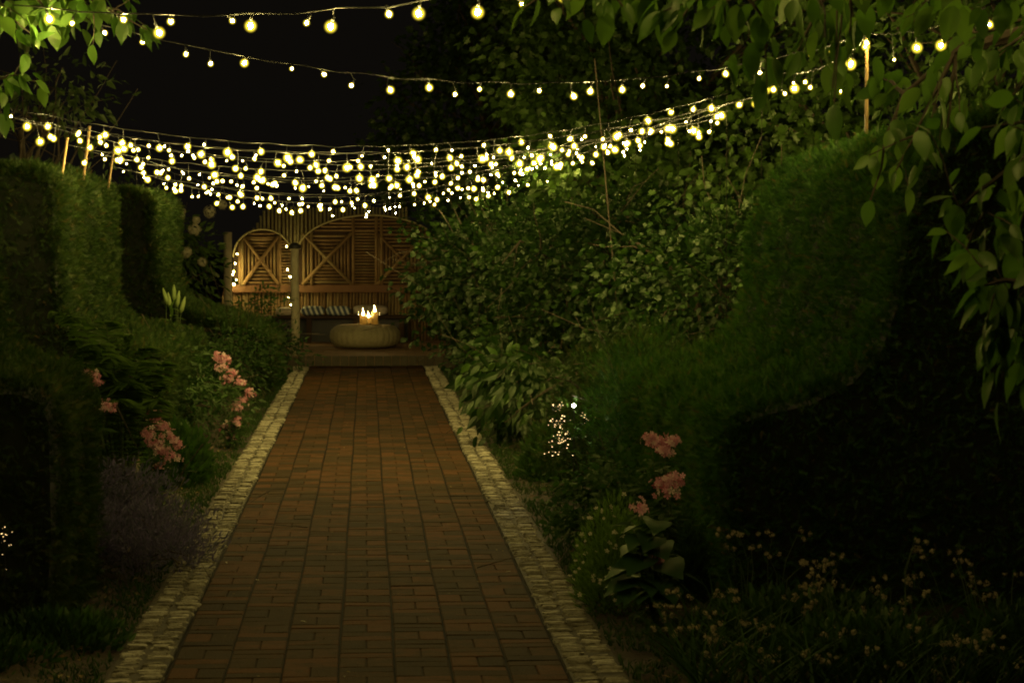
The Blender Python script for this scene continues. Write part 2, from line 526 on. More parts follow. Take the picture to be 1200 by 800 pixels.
# brick path: basket weave, 7 squares of 0.2 m across
HWID = .70
mb = MB()
mb.box((-.705, 1.0, -.05), (.705, 31.0, -.006), .2, 1)
for r in range(151):
    y0 = .80 + r * .2
    for c in range(7):
        x0 = -.70 + c * .2
        g = .0036; gc = .0012
        wob = .0025 * math.sin(r * .35 + c)
        x0 += wob
        if (r + c) % 2:
            cells = [(x0 + g, y0 + gc, x0 + .1 - gc, y0 + .2 - gc), (x0 + .1 + gc, y0 + gc, x0 + .2 - g, y0 + .2 - gc)]
        else:
            cells = [(x0 + g, y0 + gc, x0 + .2 - g, y0 + .1 - gc), (x0 + g, y0 + .1 + gc, x0 + .2 - g, y0 + .2 - gc)]
        for (a, b, c_, d) in cells:
            dz = random.gauss(0, .0007)
            t1, t2 = random.gauss(0, .0006), random.gauss(0, .0006)
            bb = .004
            V = [(a, b, -.02), (c_, b, -.02), (c_, d, -.02), (a, d, -.02),
                 (a, b, -.004 + dz - t1 - t2), (c_, b, -.004 + dz + t1 - t2), (c_, d, -.004 + dz + t1 + t2), (a, d, -.004 + dz - t1 + t2),
                 (a + bb, b + bb, dz - t1 - t2), (c_ - bb, b + bb, dz + t1 - t2), (c_ - bb, d - bb, dz + t1 + t2), (a + bb, d - bb, dz - t1 + t2)]
            F = [(8, 9, 10, 11)] + [(4 + i, 4 + (i + 1) % 4, 8 + (i + 1) % 4, 8 + i) for i in range(4)] + [(i, (i + 1) % 4, 4 + (i + 1) % 4, 4 + i) for i in range(4)]
            t = random.betavariate(1.7, 1.7)
            if random.random() < .07: t = .75
            mb.add(V, F, t)
tag(mb.build('brick_path', [M['brick'], M['joint']]), kind='structure')

# edging strips: limestone pieces laid on edge, two across
for sgn in (-1, 1):
    mb = MB()
    mb.box((min(.71 * sgn, .905 * sgn), 1.0, -.05), (max(.71 * sgn, .905 * sgn), 30.9, .001), .3, 1)
    for rowi in range(2):
        y = 2.0 + rowi * .02
        while y < 30.8:
            dy = random.uniform(.014, .046)
            w_ = random.uniform(.062, .092)
            cx = sgn * ((.757 if rowi == 0 else .852) + .005 * math.sin(y * 2.3 + sgn) + random.gauss(0, .006))
            x0, x1 = cx - w_ / 2, cx + w_ / 2
            top = .007 + random.gauss(0, .0035)
            if random.random() < .15: y += dy; continue
            g = random.uniform(.003, .009); rr = []; sk = random.gauss(0, .12)
            for (zz, ins) in ((-.01, .0), (top - .005, .001), (top, .006)):
                for k in range(8):
                    t = 2 * PI * k / 8 + .39
                    sx = math.copysign(abs(math.cos(t)) ** .45, math.cos(t)); sy = math.copysign(abs(math.sin(t)) ** .55, math.sin(t))
                    rr.append((cx + sx * (w_ / 2 - ins) + random.gauss(0, .004) + (sy * dy * .1), y + dy / 2 + sx * w_ * .5 * sk + sy * (dy / 2 - g / 2 - ins * .6) + sx * random.gauss(0, .002), zz + random.gauss(0, .001)))
            F = [tuple(range(16, 24))] + [(8 * j + k, 8 * j + (k + 1) % 8, 8 * j + 8 + (k + 1) % 8, 8 * j + 8 + k) for j in range(2) for k in range(8)]
            mb.add(rr, F)
            y += dy
    o = tag(mb.build('stone_edging', [M['sett'], M['mortar']]), kind='structure')

# raised terrace in front of the arbour
TZ = .12
mb = MB()
for j in range(53):
    for i in range(34):
        y0 = 31.02 + j * .105; x0 = -1.5 + i * .21 + (.105 if j % 2 else 0)
        mb.box((x0, y0, TZ - .05), (x0 + .204, y0 + .100, TZ + random.gauss(0, .001)), None, 0, .004)
for i in range(68):
    x0 = -1.5 + i * .107
    mb.box((x0, 31.0, -.03), (x0 + .101, 31.09, TZ + .002), None, 1, .004)
mb.box((-1.5, 31.05, -.05), (5.7, 36.6, TZ - .012), .3, 0)
tag(mb.build('terrace', [M['terrace'], M['riser']]), kind='structure')

# ------------------------------------------------------------------ hedges
PROF = [(1.46, .0), (1.42, .35), (1.40, .72), (1.46, .82), (1.60, .87), (1.78, .91), (1.94, .99), (2.04, 1.10), (2.10, 1.27), (2.12, 1.5), (2.13, 1.93), (2.19, 2.03), (2.32, 2.08), (3.4, 2.09), (3.4, 0)]


def hedge(label, s, y0, y1, prof, size, dens, mat='yew', group='clipped yew hedges beside the path', noise=.035):
    prof = np.array(prof)
    root = empty('yew_hedge', (s * (prof[0][0] + prof[-1][0]) / 2, (y0 + y1) / 2, 0), label, 'hedge', group)
    # inner mass of twigs
    c = prof.mean(0)
    pin = prof.copy(); 
    seg = np.diff(prof, axis=0); L = np.linalg.norm(seg, axis=1)
    nrm = np.stack([-seg[:, 1], seg[:, 0]], 1) / L[:, None]      # outward (towards the path / up)
    vn = np.zeros_like(prof); vn[:-1] += nrm; vn[1:] += nrm; vn /= (np.linalg.norm(vn, axis=1)[:, None] + 1e-9)
    pin = prof - vn * .06; pin[0, 1] = 0; pin[-1, 1] = 0
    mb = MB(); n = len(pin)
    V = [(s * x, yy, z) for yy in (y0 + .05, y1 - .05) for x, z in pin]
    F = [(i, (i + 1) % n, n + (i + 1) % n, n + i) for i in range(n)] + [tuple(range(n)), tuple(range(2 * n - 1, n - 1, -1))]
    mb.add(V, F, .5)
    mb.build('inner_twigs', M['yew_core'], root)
    # sprigs over path face, top
    tot = L[:-1].sum()
    cnt = int(dens * tot * (y1 - y0))
    k = rng.choice(len(L) - 1, cnt, p=L[:-1] / tot); u = rng.random(cnt)
    p2 = prof[k] + seg[k] * u[:, None]; nn = nrm[k]
    yy = rng.uniform(y0, y1, cnt)
    P = np.stack([s * p2[:, 0], yy, p2[:, 1]], 1); Nn = np.stack([s * nn[:, 0], np.zeros(cnt), nn[:, 1]], 1)
    off = rng.uniform(-.06, .0, cnt) + noise * lump(P, 1.6) + .012 * lump(P, 9.0) + np.where(rng.random(cnt) < .04, rng.uniform(0, .05, cnt), 0)
    P1 = P + Nn * off[:, None]
    D1 = Nn * .8 + rnd(cnt, .75) + np.array([0, 0, .3])
    # corners between the path face and the end faces
    ce = int(1500 * tot * size / .05); k2 = rng.choice(len(L) - 1, ce, p=L[:-1] / tot); u2 = rng.random(ce)
    p3 = prof[k2] + seg[k2] * u2[:, None]; n3 = nrm[k2]; en = rng.random(ce) < .6; sy3 = np.where(en, -1.0, 1.0)
    ye3 = np.where(en, y0, y1) - sy3 * rng.uniform(-.02, .09, ce)
    Pc = np.stack([s * p3[:, 0], ye3, p3[:, 1]], 1); Nc = np.stack([s * n3[:, 0], np.zeros(ce), n3[:, 1]], 1)
    Pc += Nc * (rng.uniform(-.09, .0, ce) + noise * lump(Pc, 1.6))[:, None]
    Dc = Nc * .6 + np.stack([np.zeros(ce), sy3 * .6, np.full(ce, .3)], 1) + rnd(ce, .6)
    # end faces
    parts_P = [P1, Pc]; parts_D = [D1, Dc]
    for ye, sy in ((y0, -1), (y1, 1)):
        lo = prof.min(0); hi = prof.max(0)
        area = (hi[0] - lo[0]) * (hi[1] - lo[1])
        m_ = int(dens * area * (1 if sy < 0 else .35))
        q = np.stack([rng.uniform(lo[0], hi[0], m_), rng.uniform(lo[1], hi[1], m_)], 1)
        inside = np.zeros(m_, bool); j = n - 1
        for i in range(n):
            xi, zi = prof[i]; xj, zj = prof[j]
            cnd = ((zi > q[:, 1]) != (zj > q[:, 1])) & (q[:, 0] < (xj - xi) * (q[:, 1] - zi) / (zj - zi + 1e-12) + xi)
            inside ^= cnd; j = i
        q = q[inside]
        Pq = np.stack([s * q[:, 0], np.full(len(q), ye), q[:, 1]], 1)
        Pq[:, 1] += sy * (rng.uniform(-.05, .0, len(q)) + noise * lump(Pq, 1.6))
        parts_P.append(Pq); parts_D.append(np.array([0, sy * .8, .3]) + rnd(len(q), .75))
    P = np.concatenate(parts_P); D = np.concatenate(parts_D)
    tint = np.clip(.42 + .22 * lump(P, .9) + rng.normal(0, .22, len(P)), 0, .78)
    tint[rng.random(len(P)) < .018] = 1.0
    keep = (lump(P, 7.0) + .5 * lump(P, 16.0) + rng.normal(0, .35, len(P))) > -.62
    P, D, tint = P[keep], D[keep], tint[keep]
    sz = size * rng.uniform(.7, 1.25, len(P))
    V, T, A = place(SPR, P, D, unit(len(P)), sz, tint)
    fast_mesh('foliage', V, T, M[mat], A, root)
    return root


PR = PROF[:9] + [(2.12, 1.42), (2.16, 1.66), (2.26, 1.86), (2.42, 1.99), (2.66, 2.08), (3.4, 2.12), (3.4, 0)]
PL = [(1.42, 0), (1.39, .35), (1.37, .66), (1.42, .75), (1.54, .79), (1.72, .83), (1.92, .88), (2.04, .96), (2.10, 1.10), (2.12, 1.4), (2.13, 1.9), (2.19, 2.02), (2.32, 2.08), (3.4, 2.09), (3.4, 0)]
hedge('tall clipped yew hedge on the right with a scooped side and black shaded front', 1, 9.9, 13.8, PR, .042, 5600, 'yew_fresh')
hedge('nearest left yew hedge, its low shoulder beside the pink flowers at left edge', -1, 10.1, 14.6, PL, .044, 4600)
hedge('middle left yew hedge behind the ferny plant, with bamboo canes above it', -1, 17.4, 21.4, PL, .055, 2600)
P3 = [(.98, 0), (.96, .45), (1.0, .56), (1.2, .66), (1.45, .74), (1.72, .81), (1.94, .89), (2.05, 1.00), (2.11, 1.2), (2.12, 1.93), (2.2, 2.04), (2.35, 2.08), (3.4, 2.08), (3.4, 0)]
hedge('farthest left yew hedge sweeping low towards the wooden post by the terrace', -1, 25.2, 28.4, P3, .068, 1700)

PB = [(1.16, 0), (1.13, .4), (1.14, .85), (1.19, .95), (1.30, 1.0), (1.9, 1.01), (2.2, 1.0), (2.2, 0)]
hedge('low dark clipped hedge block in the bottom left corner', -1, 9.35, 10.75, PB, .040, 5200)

# ------------------------------------------------------------------ trees and shrubs
def crown_points(ells, n_cl, hollow=.55, seed=None):
    """clump centres inside a union of ellipsoids, mostly near the surface"""
    vol = np.array([e[3] * e[4] * e[5] for e in ells]); k = rng.choice(len(ells), n_cl, p=vol / vol.sum())
    E = np.array(ells)[k]
    d = unit(n_cl); r = (hollow ** 3 + (1 - hollow ** 3) * rng.random(n_cl)) ** (1 / 3)
    r *= 1 + .12 * np.sin(5 * d[:, 0] + 3 * k) * np.sin(4 * d[:, 2] + k)
    return E[:, :3] + d * r[:, None] * E[:, 3:6], d


def foliage(ells, n_cl, per, size, spread, tm, droop=.5, hollow=.55):
    C, d = crown_points(ells, n_cl, hollow)
    C = C[C[:, 2] > .08]; n_cl = len(C); d = d[:n_cl]
    clt = rng.random(n_cl)
    idx = np.repeat(np.arange(n_cl), per)
    off = rng.normal(0, 1, (len(idx), 3)) * spread * np.array([1, 1, .6])
    P = C[idx] + off
    far = rng.random(n_cl) < .12
    P += (d * far[:, None] * .16)[idx]
    D = d[idx] * .6 + norm(off) * .8 + np.array([0, 0, -droop]) + rnd(len(idx), .3)
    U = np.array([0, 0, 1.0]) + rnd(len(idx), .7)
    tint = np.clip(.6 * clt[idx] ** 1.4 + .4 * rng.random(len(idx)), 0, 1)
    sz = size * rng.uniform(.55, 1.2, len(idx))
    ok = P[:, 2] > .03
    return place(tm, P[ok], D[ok], U[ok], sz[ok], tint[ok]), C


def limb_path(a, b, sag=.0, n=5, wob=.06):
    a, b = np.array(a, float), np.array(b, float)
    L = np.linalg.norm(b - a); out = []
    for i in range(n + 1):
        t = i / n
        p = a + (b - a) * t + np.array([0, 0, 1.0]) * (math.sin(t * PI) * sag * L) + (rng.normal(0, wob * L * .3, 3) if 0 < i < n else 0)
        out.append(p)
    return out


def tree(name, label, cat, base, trunk_h, trunk_r, ells, n_cl, per, size, spread, tm, mat, limbs=14, droop=.5, hollow=.55, group=None, multi=1):
    root = empty(name, base, label, cat, group)
    (V, T, A), C = foliage(ells, n_cl, per, size, spread, tm, droop, hollow)
    fast_mesh('crown', V, T, mat, A, root)
    mb = MB(); b = np.array(base, float)
    tops = []
    for m_ in range(multi):
        top = b + np.array([random.uniform(-.25, .25) * (multi > 1) * trunk_h, random.uniform(-.2, .2) * (multi > 1) * trunk_h, trunk_h])
        p = limb_path(b + (np.array([random.uniform(-.1, .1), random.uniform(-.1, .1), 0]) if multi > 1 else 0), top, 0, 6, .05)
        mb.tube(p, np.linspace(trunk_r, trunk_r * .5, 7), 9)
        tops.append(p)
    for i in range(min(limbs, len(C))):
        p = tops[i % multi]; st = p[random.randint(2, 6)]
        e = C[random.randrange(len(C))]
        q = limb_path(st, e, .08, 5, .1)
        r0 = trunk_r * random.uniform(.25, .45)
        mb.tube(q, np.linspace(r0, .005, 6), 6)
        for _ in range(3):
            s_ = q[random.randint(2, 4)]; e2 = e + rng.normal(0, .35, 3)
            mb.tube(limb_path(s_, e2, .05, 3, .1), [r0 * .35, r0 * .25, r0 * .15, .003], 5)
    mb.build('trunk', M['bark'], root)
    return root


# tall dark trees behind the arbour and to its right
tree('tall_tree', 'tall dim tree rising behind the arbour against the black sky, top centre', 'tree', (1.9, 38, 0), 3.2, .16,
     [(1.7, 37.4, 3.3, 1.5, 1.0, 1.4), (2.6, 37.5, 4.9, 1.6, 1.2, 1.5), (.9, 37.3, 2.7, .75, .7, .65)], 800, 14, .13, .20, LOB, M['treeleaf'], 20)
tree('tall_tree', 'dense dark tree filling the upper middle behind the long thin cane', 'tree', (3.6, 29.5, 0), 3, .18,
     [(2.9, 29.4, 2.75, 1.1, 1.0, 1.2), (4.4, 29.5, 3.6, 1.9, 1.3, 1.8), (2.6, 30, 3.9, 1.1, 1, 1.1), (2.7, 26.6, 2.1, .9, .8, .65), (3.6, 25.2, 2.3, .9, .8, .7)], 1500, 13, .11, .18, LOB, M['treeleaf'], 22)
tree('tall_tree', 'dark tree above the scooped right hedge, behind the amber cane', 'tree', (5.0, 19.5, 0), 2.6, .14,
     [(4.2, 19.3, 2.5, 1.2, 1.2, 1.2), (5.9, 18.8, 3.0, 1.6, 1.4, 1.8), (3.5, 20.2, 2.0, .9, .9, 1.1)], 1000, 12, .085, .16, LOB, M['treeleaf'], 16)
tree('tall_tree', 'black leafy tree at the upper right edge behind the dogwood leaves', 'tree', (4.9, 15.0, 0), 2.4, .12,
     [(4.2, 14.9, 2.5, 1.0, .8, .9), (5.0, 14.8, 3.2, 1.3, 1.0, 1.2)], 600, 12, .075, .15, OVL, M['treeleaf'], 12)
tree('slender_tree', 'barely visible slender tree over the left hedge against black sky', 'tree', (-3.3, 24, 0), 2.6, .06,
     [(-2.75, 24, 2.65, .4, .4, .4), (-3.1, 24, 3.0, .5, .5, .3)], 40, 8, .12, .12, OVL, M['darktree'], 10)
# big spreading shrubs of the right border
tree('hazel_shrub', 'broad green shrub leaning over the right path edge by the terrace', 'shrub', (1.7, 27.5, 0), 1.1, .05,
     [(1.25, 27.2, 1.12, .85, 1.0, .72), (2.0, 27, 1.4, .9, 1.0, .62), (1.02, 28.6, 1.05, .52, .7, .65), (1.35, 26.6, .5, .55, .7, .42), (1.02, 29.6, 1.72, .5, .6, .42), (1.7, 29.0, 1.9, .7, .6, .5)], 560, 20, .075, .10, LOB, M['hazel'], 30, .35, .3, multi=4)
tree('hazel_shrub', 'largest lobed-leaf shrub of the right border, in the middle of the picture', 'shrub', (2.3, 22.5, 0), 1.3, .06,
     [(1.95, 22.0, 1.2, .95, 1.1, .72), (2.7, 22.2, 1.45, 1.0, 1.1, .68), (1.55, 21.8, .65, .55, .9, .5)], 640, 20, .066, .10, LOB, M['hazel'], 34, .35, .3, multi=4)
tree('hazel_shrub', 'dark lobed-leaf shrub between the middle border and the scooped right hedge', 'shrub', (2.7, 18.0, 0), 1.2, .05,
     [(2.35, 17.8, 1.05, .75, .9, .72), (3.0, 17.9, 1.35, .8, .9, .6), (1.9, 17.3, .5, .55, .7, .45)], 500, 20, .058, .095, LOB, M['hazel'], 28, .35, .3, multi=3)
tree('drooping_shrub', 'low dark shrub with drooping narrow leaves on the right path edge', 'shrub', (1.25, 18.6, 0), .4, .02,
     [(1.15, 18.6, .42, .32, .45, .33), (1.35, 18.0, .4, .3, .4, .3)], 90, 12, .12, .10, OVS, M['hazel'], 8, 1.0, .5, multi=2)
tree('leafy_shrub', 'low small-leaved shrub beside the right stone edging near the terrace', 'shrub', (1.35, 24.0, 0), .4, .02,
     [(1.25, 24.0, .32, .33, .7, .3), (1.3, 23.0, .35, .3, .6, .32)], 120, 14, .06, .08, OVL, M['herb'], 8, .2, .4, multi=2)
tree('feathery_shrub', 'soft feathery shrub at the far foot of the scooped right hedge', 'shrub', (1.65, 14.9, 0), .5, .02,
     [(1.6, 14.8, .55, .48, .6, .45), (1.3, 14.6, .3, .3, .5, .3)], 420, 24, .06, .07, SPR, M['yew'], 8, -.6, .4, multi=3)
tree('feathery_shrub', 'fine feathery shrub in front of the right hedge tip, by the sparkling lights', 'shrub', (1.45, 13.4, 0), .4, .015,
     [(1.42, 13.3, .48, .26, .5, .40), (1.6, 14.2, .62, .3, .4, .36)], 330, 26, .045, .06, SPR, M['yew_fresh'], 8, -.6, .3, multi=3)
tree('leafy_shrub', 'rounded bright green shrub on the right edging under the sparkling lights', 'shrub', (1.17, 12.1, 0), .2, .012,
     [(1.14, 12.1, .20, .22, .30, .20), (1.28, 11.6, .24, .2, .3, .22)], 150, 14, .045, .05, LOB, M['herb'], 6, .2, .4, multi=2)
tree('leafy_shrub', 'green leafy shrub on the left bed before the wooden post', 'shrub', (-1.18, 24.0, 0), .3, .015,
     [(-1.22, 23.9, .4, .28, .7, .4), (-1.3, 22.9, .35, .3, .6, .35)], 150, 14, .06, .08, OVL, M['herb'], 8, .2, .3, multi=2)
tree('leafy_shrub', 'leafy shrub behind the far pink flowers on the left', 'shrub', (-1.45, 19.2, 0), .3, .015,
     [(-1.3, 19.2, .35, .28, .7, .36)], 90, 14, .06, .08, OVL, M['herb'], 6, .2, .3, multi=2)
tree('leafy_shrub', 'bushy plant with small leaves around the foot of the wooden post', 'shrub', (-1.05, 29.2, 0), .3, .015,
     [(-.98, 29.3, .28, .22, .3, .3), (-1.3, 29.4, .5, .3, .3, .45)], 110, 12, .07, .08, OVL, M['herb'], 6, .2, .3, multi=2)
# flowering shrub left of the arbour
hr = tree('hydrangea_shrub', 'dark large shrub with pale flower heads left of the arbour', 'shrub', (-2.6, 32.5, 0), 1.0, .04,
          [(-2.55, 32.5, 1.15, .62, .7, .75), (-3.3, 32.5, 1.4, .9, .8, .8)], 330, 12, .12, .14, OVL, M['treeleaf'], 12, .4, .5, multi=3)
for (px, py, r) in ((212, 250, .07), (228, 269, .085), (246, 248, .08), (219, 296, .07), (237, 307, .06), (261, 240, .06), (230, 258, .05)):
    c = at(px, py, 31.75); n_ = 60; d = unit(n_)
    V, T, A = place(FLO, c + d * r * rng.uniform(.7, 1.05, (n_, 1)), np.cross(d, unit(n_)), d, .022)
    fast_mesh('flower_head', V, T, M['cream'], A, hr)

# ------------------------------------------------------------------ dogwood branches near the camera
def twig_leaves(curve, every, size, parts, hang=.8, side=.5, jitter=.02):
    curve = [np.array(p) for p in curve]
    d = np.diff(np.array(curve), axis=0); L = np.linalg.norm(d, axis=1); tot = L.sum()
    n = max(2, int(tot / every)); P = []; D = []
    for i in range(n):
        s_ = (i + .5) / n * tot; k = 0
        while k < len(L) - 1 and s_ > L[k]: s_ -= L[k]; k += 1
        p = curve[k] + d[k] * (s_ / L[k]); t = d[k] / L[k]
        for sg in (-1, 1):
            sd = np.cross(t, [0, 0, 1]) * sg
            P.append(p + rng.normal(0, jitter, 3)); D.append(t * .45 + sd * side + np.array([0, 0, -hang]) + rng.normal(0, .28, 3))
    P.append(curve[-1]); D.append(d[-1] / L[-1] + np.array([0, 0, -hang * .7]))
    P = np.array(P); D = np.array(D)
    U = np.array([0, 0, 1.0]) + np.cross(D, [0, 0, 1]) * .3 + rnd(len(P), .55)
    parts.append(place(OV, P, D, U, size * rng.uniform(.6, 1.15, len(P))))


def dogwood(label, base, fork, limbs, size, every, seed):
    global rng
    root = empty('dogwood_tree', base, label, 'tree', 'dogwood trees overhanging the path')
    mb = MB(); parts = []
    base = np.array(base, float); fork = np.array(fork, float)
    mb.tube(limb_path(base, fork, 0, 6, .03), np.linspace(.07, .045, 7), 10)
    for pts, tw in limbs:
        pts = [np.array(p, float) for p in pts]
        q = [fork] + pts
        mb.tube(q, np.linspace(.03, .004, len(q)), 7)
        for (i, e) in tw:
            e = np.array(e, float)
            c = limb_path(q[i], e, .05, 4, .06)
            mb.tube(c, np.linspace(.006, .0018, 5), 5)
            twig_leaves(c, every, size, parts)
            for _ in range(2):
                k = random.randint(1, 3); e2 = c[k] + (e - q[i]) * .35 + rng.normal(0, .06, 3)
                c2 = limb_path(c[k], e2, .02, 3, .05); mb.tube(c2, [.003, .002, .0015, .0012], 4)
                twig_leaves(c2, every, size, parts)
    V, T, A = merge(parts)
    fast_mesh('foliage', V, T, M['dogwood'], A, root, True)
    mb.build('trunk', M['bark'], root)


D = 4.7
a_ = lambda px, py, dd=D: at(px, py, dd)
dogwood('dogwood tree whose big veined leaves hang over the top right corner', (2.3, 4.9, 0), (2.2, 4.9, 1.7), [
    ([a_(1500, 40), a_(1350, -60), a_(1180, -70), a_(1000, -60), a_(850, -40), a_(700, -30)],
     [(6, a_(628, -18)), (6, a_(730, 8)), (5, a_(790, 35)), (5, a_(850, 30)), (5, a_(905, 45)), (4, a_(935, 60)), (4, a_(985, 15)), (4, a_(1000, 20, 4.9)), (3, a_(1080, 5)), (4, a_(880, 5)), (4, a_(930, 0, 4.4)), (3, a_(1060, 20, 5.2)), (2, a_(1150, 10)), (5, a_(745, -5, 5.0))]),
    ([a_(1500, 100, 5.4), a_(1380, 30, 5.4), a_(1250, 20, 5.4), a_(1120, 60, 5.5), a_(1060, 110, 5.6)],
     [(4, a_(1050, 200, 5.5)), (5, a_(1020, 235, 5.6)), (4, a_(1110, 150, 5.5)), (3, a_(1180, 120, 5.4)), (5, a_(1030, 90, 5.8)), (3, a_(1170, 60, 5.2)), (2, a_(1230, 150, 5.3)), (3, a_(1130, 40, 5.2))]),
    ([a_(1500, 180), a_(1400, 150), a_(1300, 140), a_(1230, 170), a_(1180, 200)],
     [(5, a_(1105, 265)), (5, a_(1130, 300)), (4, a_(1190, 290)), (3, a_(1150, 150)), (4, a_(1195, 190, 4.4)), (2, a_(1260, 240))]),
    ([a_(1500, 260, 4.4), a_(1400, 270, 4.4), a_(1300, 290, 4.4), a_(1240, 310, 4.4), a_(1190, 330, 4.4)],
     [(5, a_(1150, 335, 4.4)), (5, a_(1165, 400, 4.4)), (5, a_(1170, 470, 4.4)), (4, a_(1205, 440, 4.4)), (4, a_(1195, 380, 4.5))]),
], .07, .10, 3)
b_ = lambda px, py, dd=8.3: at(px, py, dd)
dogwood('dogwood tree whose bright lit leaves poke in at the top left corner', (-2.5, 8.0, 0), (-2.35, 8.0, 1.9), [
    ([b_(-220, 10), b_(-120, -20), b_(-40, -15), b_(40, -10), b_(90, -2)],
     [(5, b_(150, 22)), (5, b_(172, 35)), (4, b_(60, 30)), (3, b_(20, 35)), (4, b_(110, 28, 8.5)), (3, b_(5, 20, 8.1)), (5, b_(105, 8)), (4, b_(80, -5)), (4, b_(35, 5, 8.6)), (3, b_(45, 45, 8.3)), (2, b_(-30, 40))]),
    ([b_(-220, 90), b_(-140, 85), b_(-80, 84), b_(-30, 90), b_(0, 92)], [(5, b_(22, 88)), (4, b_(-5, 105)), (3, b_(-40, 110))]),
], .078, .06, 5)

# ------------------------------------------------------------------ canes and light strings
def cane(label, base, top, r, group='bamboo canes holding the light strings', mat='bamboo'):
    rod = mat == 'wire'
    if rod: r = .0025; group = 'thin dark rods holding the light strings'
    root_z = base
    mb = MB(); b = np.array(base, float); t = np.array(top, float)
    n = max(4, int(np.linalg.norm(t - b) / .24)); pts = []; rad = []
    for i in range(n + 1):
        u = i / n; p = b + (t - b) * u
        for dz, k in ((-.008, 1.0), (0, 1.0 if rod else 1.22), (.008, 1.0)):
            pts.append(p + (t - b) / np.linalg.norm(t - b) * dz); rad.append(r * k * (1 - .25 * u))
    mb.tube(pts, rad, 8)
    o = mb.build('garden_rod' if rod else 'bamboo_cane', M['rod' if rod else mat], None, True)
    return tag(o, label.replace('cane', 'rod', 1) if rod else label, 'garden rod' if rod else 'garden cane', group)


LX, RX = -2.42, 2.55
# pole feet: depth -> (x, y, top z)
poles = {}
def pole(key, x, y, top, label, r=.014, lean=(0, 0), mat='bamboo'):
    poles[key] = np.array([x + lean[0], y + lean[1], top])
    cane(label, (x, y, 0), (x + lean[0], y + lean[1], top + (.06 if mat == 'bamboo' else .01)), r, mat=mat)


t_ = at(105, 158, 19.6); pole('L20', t_[0] - .3, t_[1], t_[2], 'tallest left cane, middle of the three above the left hedges', .015, (.3, 0))
t_ = at(79, 172, 18.2); pole('L18', t_[0] - .35, t_[1], t_[2], 'leaning left cane nearest the left edge, above the hedge', .013, (.35, 0))
t_ = at(133, 188, 21.2); pole('L22', t_[0] - .35, t_[1], t_[2], 'left cane at the far corner of the middle hedge', .012, (.35, 0))
t_ = at(10, 122, 16.3); pole('L16', t_[0] - .12, t_[1], t_[2], 'cane at the very left edge hidden by bulbs', .013)
t_ = at(160, 178, 25.6); pole('L24', t_[0], t_[1], t_[2], 'thin dark cane at the near end of the farthest left hedge', .008, mat='wire')
t_ = at(182, 190, 27.0); pole('L27', t_[0], t_[1], t_[2], 'thin dark cane at the far end of the farthest left hedge', .008, mat='wire')
t_ = at(1016, 40, 12.9); pole('R13', t_[0], t_[1], t_[2], 'amber lit cane above the scooped right hedge', .012)
t_ = at(893, 82, 15.3); pole('R15', t_[0], t_[1], t_[2], 'cane just beyond the scooped right hedge', .008, mat='wire')
t_ = at(852, 108, 17.0); pole('R17', t_[0], t_[1], t_[2], 'cane among the dark shrub left of the right hedge', .008, mat='wire')
t_ = at(795, 130, 19.6); pole('R20', t_[0], t_[1], t_[2], 'cane behind the dark right shrub with bulbs at its tip', .008, mat='wire')
t_ = at(745, 148, 22.6); pole('R23', t_[0], t_[1], t_[2], 'cane inside the largest right shrub', .008, mat='wire')
t_ = at(690, 175, 26.0); pole('R26', t_[0], t_[1], t_[2], 'cane behind the largest right shrub', .008, mat='wire')
poles['L14'] = np.array([LX - .15, 14.4, 2.5]); poles['L4'] = np.array([-2.5, 3.4, 2.85]); poles['R12'] = np.array([3.35, 12.3, 2.85])
poles['L9'] = np.array([-2.6, 9.4, 2.75]); poles['R6'] = np.array([2.45, 5.5, 2.75]); poles['R30'] = np.array([2.3, 29.0, 2.25])
cane('left cane outside the picture beside the nearest hedge', (LX - .15, 14.4, 0), (LX - .15, 14.4, 2.55), .012)
cane('left cane outside the picture nearest the camera', (-2.5, 3.4, 0), (-2.5, 3.4, 2.9), .014)
cane('right cane outside the picture beyond the amber one', (3.35, 12.3, 0), (3.35, 12.3, 2.9), .014)
cane('left cane outside the picture by the dogwood trunk', (-2.6, 9.4, 0), (-2.6, 9.4, 2.8), .014)
cane('right cane outside the picture near the camera', (2.45, 5.5, 0), (2.45, 5.5, 2.8), .014)
cane('cane behind the shrub by the terrace', (2.3, 29.0, 0), (2.3, 29.0, 2.3), .012)
# long thin leaning cane in the shrub
b0, b1 = at(722, 300, 20.2), at(697, 70, 20.4)
cane('long thin cane leaning left in the middle of the right border', (b0[0] + .1, b0[1], 0), b1, .0055, None, 'bark')


BKIND = [(.0038, .012, 0), (.0052, .019, 0), (.0070, .028, 1), (.0092, .036, 1), (.0052, .015, 0), (.0072, .023, 1)]   # filament radius, halo glass radius


def bulb_mesh(kind):
    mb = MB()
    rc, rg, hi = BKIND[kind]
    core = M['bulb_hi'] if hi else M['bulb_lo']; halo = M['globe_hi'] if hi else M['globe_lo']
    cz = -.016 - rg * .8
    mb.tube([(0, 0, .0), (0, 0, -.018)], .0045, 6, .5, 0)                      # socket
    mb.lathe((0, 0, cz), [(0.0, rc * 1.25), (rc * .75, rc * .8), (rc, 0), (rc * .75, -rc * .8), (0, -rc * 1.25)], 8, .5, 1)
    prof = [(max(0, rg * math.sin(a)), rg * math.cos(a)) for a in np.linspace(0, PI, 11)]
    mb.lathe((0, 0, cz), prof, 18, .5, 2)
    o = mb.build('bulb', [M['socket'], core, halo], None, True)
    me = o.data; bpy.data.objects.remove(o)
    return me


BM = [bulb_mesh(k) for k in range(6)]
BG = 'strings of warm bulbs hung across the path'


